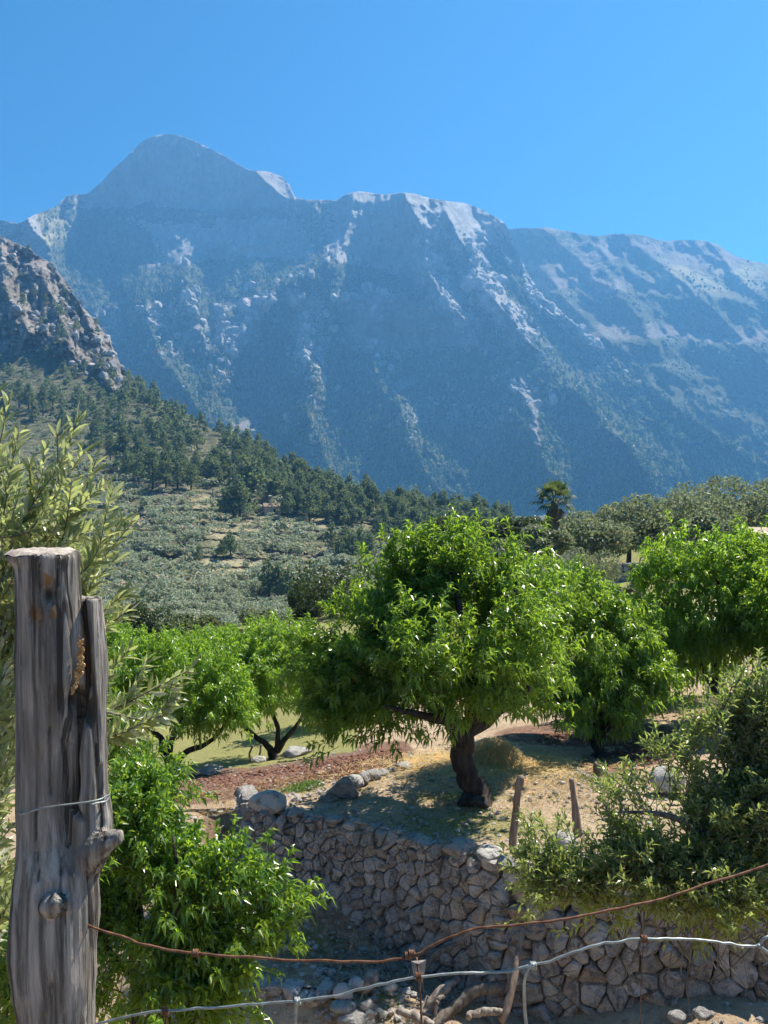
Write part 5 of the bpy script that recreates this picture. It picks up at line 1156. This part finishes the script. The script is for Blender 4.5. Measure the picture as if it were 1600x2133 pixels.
# straw heap and the strewn straw round it
c0 = gnd(1032, 13.1); r = np.random.default_rng(71); mb = MB(); n = 5200
a = r.random(n) * 6.28; q = r.random(n) ** .5; hx, hy, hz = pxlen(56, 13.1), .36, pxlen(46, 13.1)
bx, by = np.cos(a) * q * hx, np.sin(a) * q * hy; bz = hz * (1 - q ** 1.7) * (.9 + .15 * r.random(n)) - .02
dr = nrm(np.stack([np.cos(a) * .8 + r.normal(size=n) * .6, np.sin(a) * .8 + r.normal(size=n) * .6, r.normal(size=n) * .28 - .35 * q], -1))
leafset(mb, np.stack([bx, by, bz], -1), dr, nrm(np.stack([0 * a, 0 * a - .3, 1 + 0 * a], -1) + r.normal(size=(n, 3)) * .3), .12 + .16 * r.random(n), .007, .35, np.concatenate([r.random((n, 3)), np.ones((n, 1))], 1), 0)
rt = thing('straw_heap', c0, 'rounded heap of golden straw behind the big almond trunk', 'straw heap'); mb.build('stalks', M['straw'], rt, kind='stuff')
mb = MB(); v, f = ico(3); mb.add(v * np.array([hx * .86, hy * .86, hz * .86]) * (1 + .08 * fbm(v[:, 0] * 4, v[:, 1] * 4, v[:, 2] * 4, 3, 2))[:, None], f, None, np.array([.3, .5, .5])); mb.build('heap_body', M['straw'], rt, smooth=True)
n = 9000; qx = 1010 + 175 * r.normal(size=n) * .62; d = 13.0 + .95 * r.normal(size=n) * .75; k = r.random(n) < .18; qx[k] = 950 + 420 * r.normal(size=k.sum()) * .5; d[k] = 12.4 + 1.2 * r.random(k.sum())
d = np.maximum(d, wallD(qx) + .3); x = (qx - 800) / F / CP * d; z = UP(x, d) + .02 + .02 * r.random(n); a = r.random(n) * 6.28
mb = MB(); leafset(mb, np.stack([x, d, z], -1), np.stack([np.cos(a), np.sin(a), .12 * r.normal(size=n)], -1), np.tile([0, 0, 1.0], (n, 1)) + .3 * r.normal(size=(n, 3)), .10 + .15 * r.random(n), .008, .05, np.concatenate([r.random((n, 3)), np.ones((n, 1))], 1), 0)
o = mb.build('straw', M['straw'], kind='stuff'); tag(o, 'golden straw strewn on the ground round the straw heap', 'straw')
def tuft_field(name, label, cat, cen, n, hmin, hmax, mat, seed, wd=.006, lean=.5, f=None):
    r = np.random.default_rng(seed); mb = MB(); P0 = []
    for (qx, d, rx, ry, wgt) in cen:
        k = int(n * wgt); x0, y0 = XY(qx, d); xx = x0 + rx * r.normal(size=k) * .5; yy = y0 + ry * r.normal(size=k) * .5; P0.append(np.stack([xx, yy, (f or UP)(xx, yy)], -1))
    b_ = np.concatenate(P0); k = len(b_); dr = nrm(np.stack([r.normal(size=k) * lean, r.normal(size=k) * lean, np.ones(k)], -1))
    leafset(mb, b_, dr, rdir(k), hmin + (hmax - hmin) * r.random(k), wd, .3, np.concatenate([r.random((k, 3)), np.ones((k, 1))], 1), .1)
    o = mb.build(name, mat, kind='stuff'); tag(o, label, cat); return o
x0, y0 = XY(628, 13.2)
o = tuft_field('grass_clump', 'low bright green grass clump on the tilled soil left of the border rocks', 'grass', [(628, 12.55, .30, .22, 1)], 700, .06, .15, M['grass'], 81, .012, .8)
tuft_field('dry_grass', 'thin dry and green grass dotted over the terrace', 'grass', [(960, 11.0, 1.6, .8, .3), (1250, 12.1, .5, .25, .12), (1050, 10.3, 2.0, .8, .25), (760, 12.0, .8, .5, .1), (470, 20.5, 4, 2.0, .15), (1200, 10.6, 1, .8, .08)], 3200, .04, .13, M['grass'], 82, .006, .7)
tuft_field('dead_grass', 'straw-coloured dead grass stalks on the terrace', 'grass', [(960, 11.4, 2.2, 1.2, .35), (1150, 11.8, 2.0, 1.0, .35), (560, 13.0, 1.8, .8, .2), (450, 12.2, .6, .6, .1)], 7000, .04, .16, M['straw'], 83, .004, .8)
tuft_field('wall_foot_weeds', 'green weeds along the shaded ground at the wall foot', 'weeds', [(620, 10.4, .8, .8, .4), (640, 9.7, .8, .5, .3), (760, 8.9, .5, .3, .3)], 900, .04, .12, M['grass'], 84, .010, .8, LO)

# ------------------------------------------------------------------ dead wood at the foot of the wall
def log(pts, rad, label, seed, name='log', mat='deadwood'):
    p = np.array(pts); sp = smooth_path(p, 22); rr = np.interp(np.linspace(0, 1, 22), np.linspace(0, 1, len(rad)), rad); o0 = p[0]
    sp = sp + np.stack([fbm(np.arange(22) * .35, np.zeros(22), 0, seed + k, 3) for k in range(3)], -1) * .025
    mb = MB(); tube(mb, sp - o0, rr * (1 + .12 * fbm(np.arange(22) * .6, np.zeros(22), 0, seed + 9, 2)), 9); o = mb.build(name, M[mat], smooth=True); o.location = o0; return tag(o, label, 'dead wood', 'dead wood at the wall foot')
log([P(900, 2140, 8.7), P(950, 2095, 8.9), P(995, 2062, 8.95), P(1050, 2058, 8.9)], [.05, .07, .075, .05], 'thick curved grey log lying against the wall foot', 1, mat='greybark')
log([P(880, 2118, 8.8), P(915, 2070, 8.95), P(955, 2040, 9.15)], [.05, .06, .03], 'slanting grey branch left of the curved log', 2)
log([P(1045, 2125, 8.6), P(1070, 2040, 8.8), P(1090, 1930, 9.15)], [.045, .042, .03], 'straight brown pole leaning steeply on the wall', 3, mat='pole')
log([P(880, 2030, 9.4), P(905, 1990, 9.5), P(950, 1965, 9.55)], [.03, .04, .02], 'dark branch lying at the shaded wall foot', 4, mat='greybark')
log([P(758, 2060, 9.0), P(770, 2040, 9.0), P(778, 2030, 9.1)], [.085, .085, .08], 'short sawn log end poking out of the rubble mound', 5)
log([P(905, 2118, 8.6), P(912, 2085, 8.65), P(925, 2075, 8.7)], [.012, .026, .015], 'white bleached stick standing in the rubble', 6)
log([P(830, 2105, 8.6), P(870, 2120, 8.55), P(905, 2133, 8.5)], [.03, .05, .03], 'knotty brown root lying at the bottom edge', 7)
log([P(975, 2120, 8.6), P(1010, 2105, 8.65), P(1045, 2108, 8.6)], [.035, .045, .035], 'pale log half under the curved one', 8)
log([P(725, 1990, 9.7), P(733, 1960, 9.75), P(740, 1945, 9.8)], [.012, .018, .01], 'thin pale stick in the shade before the wall', 9, 'stick')
r = np.random.default_rng(91); tw = MB()
for k in range(60):
    qx = 700 + 330 * r.random(); d = 9.0 + .9 * r.random(); x, y = XY(qx, d); y = min(y, wallD(qx) - .15); z = lo_z(x, y) + .03; a = r.random() * 6.28; L_ = .15 + .3 * r.random()
    tube(tw, [(x, y, z), (x + math.cos(a) * L_ / 2, y + math.sin(a) * L_ / 2, z + .04 + .1 * r.random()), (x + math.cos(a) * L_, y + math.sin(a) * L_, z + .02)], .006 + .006 * r.random(), 4)
o = tw.build('fallen_twigs', M['deadwood'], kind='stuff'); tag(o, 'fallen twigs strewn along the wall foot', 'twigs')

# ------------------------------------------------------------------ the fence post: two grown-together stems
DP = 1.5
def wood_mat():
    m, nt, out = newmat('weathered_post_wood'); g = G(nt); co = g.objco(); hl, wr, cr, _ = g.attr()
    st = g.mapping(co, (1, 1, .045)); n1 = g.noise(70, 6, .65, st, .3); n2 = g.noise(9, 5, .6, g.mapping(co, (1, 1, .3))); n3 = g.noise(190, 3, .6, g.mapping(co, (1, 1, .1)))
    col = g.mix(g.ramp(n1, .32, .68), (.095, .084, .071), (.40, .36, .31)); col = g.mix(g.ramp(n2, .45, .65, 0, .65), col, (.15, .125, .10))
    col = g.mix(g.ramp(n3, .62, .74, 0, .5), col, (.45, .42, .37)); col = g.mix(wr, col, g.mix(g.ramp(n2, .4, .6), (.24, .125, .05), (.36, .22, .11)))
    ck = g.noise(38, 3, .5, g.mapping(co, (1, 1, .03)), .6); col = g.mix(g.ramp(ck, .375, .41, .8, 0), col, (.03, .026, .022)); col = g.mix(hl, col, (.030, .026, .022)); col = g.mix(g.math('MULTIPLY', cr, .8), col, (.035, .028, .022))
    h = g.math('ADD', g.math('ADD', n1, g.ramp(ck, .37, .44)), g.math('MULTIPLY', n3, .35)); nt.links.new(g.bsdf(col, .88, .18, g.bump(h, 1.0, .008)), out.inputs[0]); return m
M['post'] = wood_mat()
PB = np.array([*XY(112, DP), -1.75])
def stem(bm_, rows, depth=1.0, sides=40, dd=0.0):
    pts = []
    for y, c, w_ in rows:
        p = P(c, y, DP + dd); th = np.arange(sides) * 2 * np.pi / sides; r0 = pxlen(w_ / 2, DP + dd)
        pts.append(np.stack([p[0] + np.cos(th) * r0, p[1] + np.sin(th) * r0 * depth, np.full(sides, p[2])], -1))
    pts = np.array(pts); n = len(pts); j = np.arange(sides); k = (j + 1) % sides
    q = np.concatenate([np.stack([(i + 1) * sides + j, (i + 1) * sides + k, i * sides + k, i * sides + j], -1) for i in range(n - 1)])
    v = np.concatenate([pts.reshape(-1, 3), pts[0].mean(0)[None], pts[-1].mean(0)[None]])
    t = np.concatenate([np.stack([np.full(sides, n * sides), j, k], -1), np.stack([np.full(sides, n * sides + 1), (n - 1) * sides + k, (n - 1) * sides + j], -1)])
    bm_.add(v, t, q)
mb = MB()
def ri(rows): 
    ys = np.linspace(rows[0][0], rows[-1][0], 60); return [(y, float(np.interp(y, [r_[0] for r_ in rows], [r_[1] for r_ in rows])), float(np.interp(y, [r_[0] for r_ in rows], [r_[2] for r_ in rows]))) for y in ys]
stem(mb, ri([(1152, 88, 146), (1180, 93, 134), (1240, 98, 130), (1300, 102, 134), (1400, 108, 142), (1480, 103, 128), (1560, 95, 112), (1650, 93, 106), (1740, 100, 116), (1800, 118, 160), (1880, 117, 176), (1980, 110, 178), (2060, 115, 164), (2133, 120, 148), (2400, 120, 150), (2820, 120, 165)]), .9)
stem(mb, ri([(1246, 190, 44), (1300, 191, 48), (1400, 192, 56), (1480, 190, 62), (1560, 183, 78), (1640, 181, 86), (1700, 186, 92), (1750, 185, 92), (1800, 168, 90), (1860, 150, 90), (1950, 140, 100)]), 1.0, 32, .012)
kn = MB(); tube(mb, smooth_path([P(180, 1790, DP), P(205, 1762, DP - .02), P(232, 1748, DP - .03), P(254, 1743, DP - .03)], 14), np.array([pxlen(q, DP) for q in np.interp(np.linspace(0, 1, 14), [0, .4, .75, 1], [40, 27, 16, 13])]), 20)
tube(mb, smooth_path([P(108, 1880, DP - .045), P(114, 1885, DP - .066), P(118, 1890, DP - .074)], 8), np.array([pxlen(q, DP) for q in np.linspace(34, 16, 8)]), 16)
tmp = bpy.data.objects.new('tmp', mb.mesh('tmp', None)); COL.objects.link(tmp)
rm = tmp.modifiers.new('r', 'REMESH'); rm.mode = 'VOXEL'; rm.voxel_size = .004; rm.use_smooth_shade = True
sm = tmp.modifiers.new('s', 'SMOOTH'); sm.iterations = 3; sm.factor = .5
dg = bpy.context.evaluated_depsgraph_get(); me = bpy.data.meshes.new_from_object(tmp.evaluated_get(dg)); bpy.data.objects.remove(tmp)
n = len(me.vertices); co = np.empty(n * 3, np.float32); me.vertices.foreach_get('co', co); co = co.reshape(-1, 3).astype(float); no = np.empty(n * 3, np.float32); me.vertices.foreach_get('normal', no); no = no.reshape(-1, 3)
qx = 800 + F * co[:, 0] / co[:, 1]; qy = 1066.5 - F * (co[:, 2] + .0384 * co[:, 1]) / co[:, 1]; front = (no[:, 1] < .25)
side_ = 1 - np.clip(no[:, 2], 0, 1)
disp = .008 * fbm(co[:, 0] * 20, co[:, 1] * 20, co[:, 2] * 5.5, 5, 3) + .0034 * ridged(co[:, 0] * 90 + co[:, 1] * 60, co[:, 2] * 4.0, 9, 3) * side_ + .003 * fbm(co[:, 0] * 60, co[:, 1] * 60, co[:, 2] * 60, 15, 2) * (no[:, 2] > .6)
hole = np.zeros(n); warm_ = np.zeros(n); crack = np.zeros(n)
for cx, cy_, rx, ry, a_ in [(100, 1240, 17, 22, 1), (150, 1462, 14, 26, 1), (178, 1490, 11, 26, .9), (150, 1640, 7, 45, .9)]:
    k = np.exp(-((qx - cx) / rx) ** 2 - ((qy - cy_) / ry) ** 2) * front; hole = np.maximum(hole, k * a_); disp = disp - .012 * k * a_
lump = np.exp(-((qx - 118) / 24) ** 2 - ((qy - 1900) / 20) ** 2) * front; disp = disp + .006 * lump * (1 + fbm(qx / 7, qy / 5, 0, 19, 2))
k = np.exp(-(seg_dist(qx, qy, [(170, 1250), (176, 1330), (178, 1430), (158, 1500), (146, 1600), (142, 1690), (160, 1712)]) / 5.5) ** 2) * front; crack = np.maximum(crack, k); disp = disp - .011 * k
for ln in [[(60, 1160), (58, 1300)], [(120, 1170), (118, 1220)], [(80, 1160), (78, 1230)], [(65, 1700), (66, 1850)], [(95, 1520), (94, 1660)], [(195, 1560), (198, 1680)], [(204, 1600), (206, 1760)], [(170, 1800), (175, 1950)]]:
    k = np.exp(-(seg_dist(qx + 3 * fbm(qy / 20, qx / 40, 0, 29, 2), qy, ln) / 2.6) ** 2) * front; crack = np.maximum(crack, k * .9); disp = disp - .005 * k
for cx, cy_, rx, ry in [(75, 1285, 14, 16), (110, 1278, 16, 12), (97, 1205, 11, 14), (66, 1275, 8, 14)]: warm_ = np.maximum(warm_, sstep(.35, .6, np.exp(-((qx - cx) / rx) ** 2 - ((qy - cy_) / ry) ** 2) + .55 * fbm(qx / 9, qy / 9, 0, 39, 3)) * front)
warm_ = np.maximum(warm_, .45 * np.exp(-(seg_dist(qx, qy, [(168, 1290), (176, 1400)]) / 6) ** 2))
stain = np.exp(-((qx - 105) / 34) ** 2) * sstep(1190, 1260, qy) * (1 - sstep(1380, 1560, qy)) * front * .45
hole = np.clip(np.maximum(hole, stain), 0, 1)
co = co + no * disp[:, None] - PB
me.vertices.foreach_set('co', co.astype(np.float32).ravel())
for a_ in list(me.color_attributes): me.color_attributes.remove(a_)
at = me.color_attributes.new('var', 'FLOAT_COLOR', 'POINT'); at.data.foreach_set('color', np.stack([hole, warm_, crack, np.ones(n)], -1).astype(np.float32).ravel())
me.materials.clear(); me.materials.append(M['post']); me.update()
post = thing('fence_post', PB, 'weathered grey fence post made of two grown-together stems, in the left foreground', 'post')
o = bpy.data.objects.new('stem', me); COL.objects.link(o); o.parent = post
# pale sawn face on top, resin streak down the seam
M['cut'] = plain('sawn_wood', (.27, .225, .18), .9, .1, (.45, .395, .335), 60, .8, bdist=.004)
mb = MB(); c = P(88, 1150, DP); th = np.linspace(0, 2 * np.pi, 48, endpoint=False); r0 = pxlen(73, DP); r = np.random.default_rng(3)
rings = []
for f_ in (1.0, .8, .55, .3):
    rr = r0 * f_ * (1 + .05 * fbm(np.cos(th) * 2 + 5, np.sin(th) * 2 + 5, 0, 49, 3) * (f_ > .5)); rings.append(np.stack([c[0] + np.cos(th) * rr, c[1] + np.sin(th) * rr * .9, c[2] + .0045 + .004 * fbm(np.cos(th) * 6 * f_ + 9, np.sin(th) * 6 * f_ + 3, 0, 59, 3) - (.006 if f_ == 1 else 0)], -1))
v = np.concatenate(rings + [np.array([[c[0], c[1], c[2] + .006]])]) - PB; j = np.arange(48); k = (j + 1) % 48
mb.add(v, np.stack([144 + j, 144 + k, np.full(48, 192)], -1), np.concatenate([np.stack([i * 48 + j, i * 48 + k, (i + 1) * 48 + k, (i + 1) * 48 + j], -1) for i in range(3)])); mb.build('sawn_face', M['cut'], post, smooth=True)
m, nt, out = newmat('amber_resin'); g = G(nt); bs = g.bsdf(g.mix(g.ramp(g.noise(60, 4, .6, g.objco()), .4, .6), (.30, .13, .03), (.55, .30, .09)), .18, .6); nt.links.new(bs, out.inputs[0]); M['resin'] = m
mb = MB(); r = np.random.default_rng(8); tt = np.linspace(0, 1, 110); v_, f_ = ico(2)
for t_ in tt:
    qx_ = np.interp(t_, [0, .5, .8, 1], [169, 168, 160, 152]); qy_ = 1330 + 115 * t_; rr = pxlen(.8 + 2.4 * np.interp(t_, [0, .6, 1], [.2, 1, .5]) * r.random() + .8, DP)
    a_ = 1 - ((qx_ - 108) / 71) ** 2; yy = DP - pxlen(64, DP) * math.sqrt(max(a_, .02)) + .0005
    mb.add(v_ * rr * np.array([1, .7, 1.3]) + P(qx_ + r.normal() * 3, qy_ + r.normal() * 3, yy) - PB, f_)
mb.build('resin_streak', M['resin'], post, smooth=True)
# wire wound round the post
mb = MB(); a0 = [(40, 1690, -.02), (45, 1696, -.055), (80, 1685, -.068), (120, 1678, -.066), (170, 1672, -.056), (205, 1666, -.045), (226, 1656, -.015), (228, 1655, .01), (222, 1668, -.036), (205, 1672, -.05), (190, 1676, -.058)]
tube(mb, smooth_path(np.array([P(a, b_, DP + d) for a, b_, d in a0]) - PB, 60), .0016, 6); mb.build('wire_tie', M['galv'], post, smooth=True)

# ------------------------------------------------------------------ wire fence
fr0 = np.array([*XY(800, 1.45), -1.74]); fence = thing('wire_fence', fr0, 'sagging wire fence of one rusty and one galvanised strand, fixed to the post', 'fence')
def wire(pts, rad, mat, name, n=90, wob=0):
    p = smooth_path(np.array([P(a, b_, d) for a, b_, d in pts]), n); p[:, 2] += .0022 * fbm(np.arange(n) * .22, np.zeros(n), 0, n, 3); p[:, 1] += .003 * fbm(np.arange(n) * .22, np.zeros(n), 0, n + 5, 3); mb = MB(); tube(mb, p - fr0, rad, 8); return mb.build(name, M[mat], fence, smooth=True)
W1 = wire([(150, 1915, 1.50), (205, 1936, 1.46), (260, 1953, 1.45), (330, 1974, 1.44), (420, 1987, 1.43), (540, 1995, 1.42), (700, 2003, 1.41), (800, 2001, 1.4), (860, 1990, 1.4), (910, 1966, 1.4), (980, 1938, 1.4), (1060, 1927, 1.4), (1150, 1919, 1.4), (1260, 1900, 1.41), (1370, 1874, 1.43), (1470, 1843, 1.45), (1620, 1793, 1.48), (1900, 1700, 1.52)], .0022, 'rust', 'rusty_strand', 160)
W2 = wire([(120, 2160, 1.44), (215, 2131, 1.42), (340, 2107, 1.40), (480, 2096, 1.39), (610, 2086, 1.38), (700, 2074, 1.38), (790, 2052, 1.37), (870, 2035, 1.37), (960, 2027, 1.37), (1050, 2024, 1.37), (1110, 2011, 1.37), (1180, 1988, 1.37), (1240, 1969, 1.37), (1300, 1959, 1.37), (1370, 1954, 1.37), (1450, 1957, 1.37), (1520, 1966, 1.37), (1578, 1968, 1.37), (1600, 1951, 1.37), (1680, 1930, 1.37), (1900, 1925, 1.37)], .0022, 'galv', 'galvanised_strand', 200)
wire([(1578, 1968, 1.368), (1600, 1985, 1.368), (1640, 2010, 1.37)], .0026, 'galv', 'galvanised_strand', 12)
wire([(620, 2083, 1.372), (617, 2095, 1.37), (616, 2140, 1.37), (616, 2300, 1.37)], .0026, 'galv', 'drop_wire', 24)
wire([(1113, 2010, 1.362), (1098, 2022, 1.36), (1092, 2050, 1.36), (1093, 2100, 1.36), (1100, 2180, 1.36), (1105, 2300, 1.36)], .0028, 'galv', 'drop_wire', 30)
wire([(868, 1995, 1.39), (872, 2030, 1.375), (876, 2080, 1.37), (878, 2140, 1.37), (880, 2300, 1.37)], .0018, 'rust', 'drop_wire', 24)
wire([(345, 2100, 1.405), (346, 2120, 1.40), (348, 2180, 1.40), (350, 2300, 1.4)], .0022, 'rust', 'drop_wire', 20)
wire([(1342, 1948, 1.366), (1338, 1990, 1.37), (1335, 2060, 1.37), (1334, 2140, 1.37), (1334, 2300, 1.37)], .0008, 'rust', 'drop_wire', 30)
def knot(px_, py_, d, mat, ax=1.0, n=4, rr=.0055, name='wire_knot'):
    c = P(px_, py_, d); t = np.linspace(0, n * 6.283, n * 12); L_ = .010 * ax
    p = np.stack([c[0] + L_ * (t / t[-1] - .5), c[1] + np.cos(t) * rr, c[2] + np.sin(t) * rr], -1); mb = MB(); tube(mb, p - fr0, .0014, 5); mb.build(name, M[mat], W1 if d > 1.395 and py_ < 2000 else W2, smooth=True)
for a in [(408, 1985, 1.43, 'rust'), (850, 1991, 1.4, 'rust'), (858, 1987, 1.4, 'rust'), (345, 2106, 1.4, 'rust'), (872, 2034, 1.37, 'rust'), (620, 2085, 1.38, 'galv'), (1111, 2011, 1.37, 'galv'), (1342, 1956, 1.37, 'rust')]: knot(*a)
# scrap of pale bark caught on the wire
mb = MB(); c = P(872, 2016, 1.385); q = np.array([[-16, -14], [0, -8], [16, -17], [13, 8], [8, 26], [-8, 24], [-10, 4]]); v = []
for s_ in (-.004, .004): v += [P(872 + a, 2016 + b_, 1.385 + s_ + .00002 * a * a) - c for a, b_ in q]
n = 7; j = np.arange(n); k = (j + 1) % n
mb.add(v, [(0, i, i + 1) for i in range(1, 6)] + [(7, 8 + i, 7 + i) for i in range(1, 6)], np.stack([j, n + j, n + k, k], -1)); o = mb.build('bark_scrap', M['cut'], loc=(0, 0, 0)); o.location = c; tag(o, 'pale ragged scrap of bark caught on the rusty drop wire', 'bark')
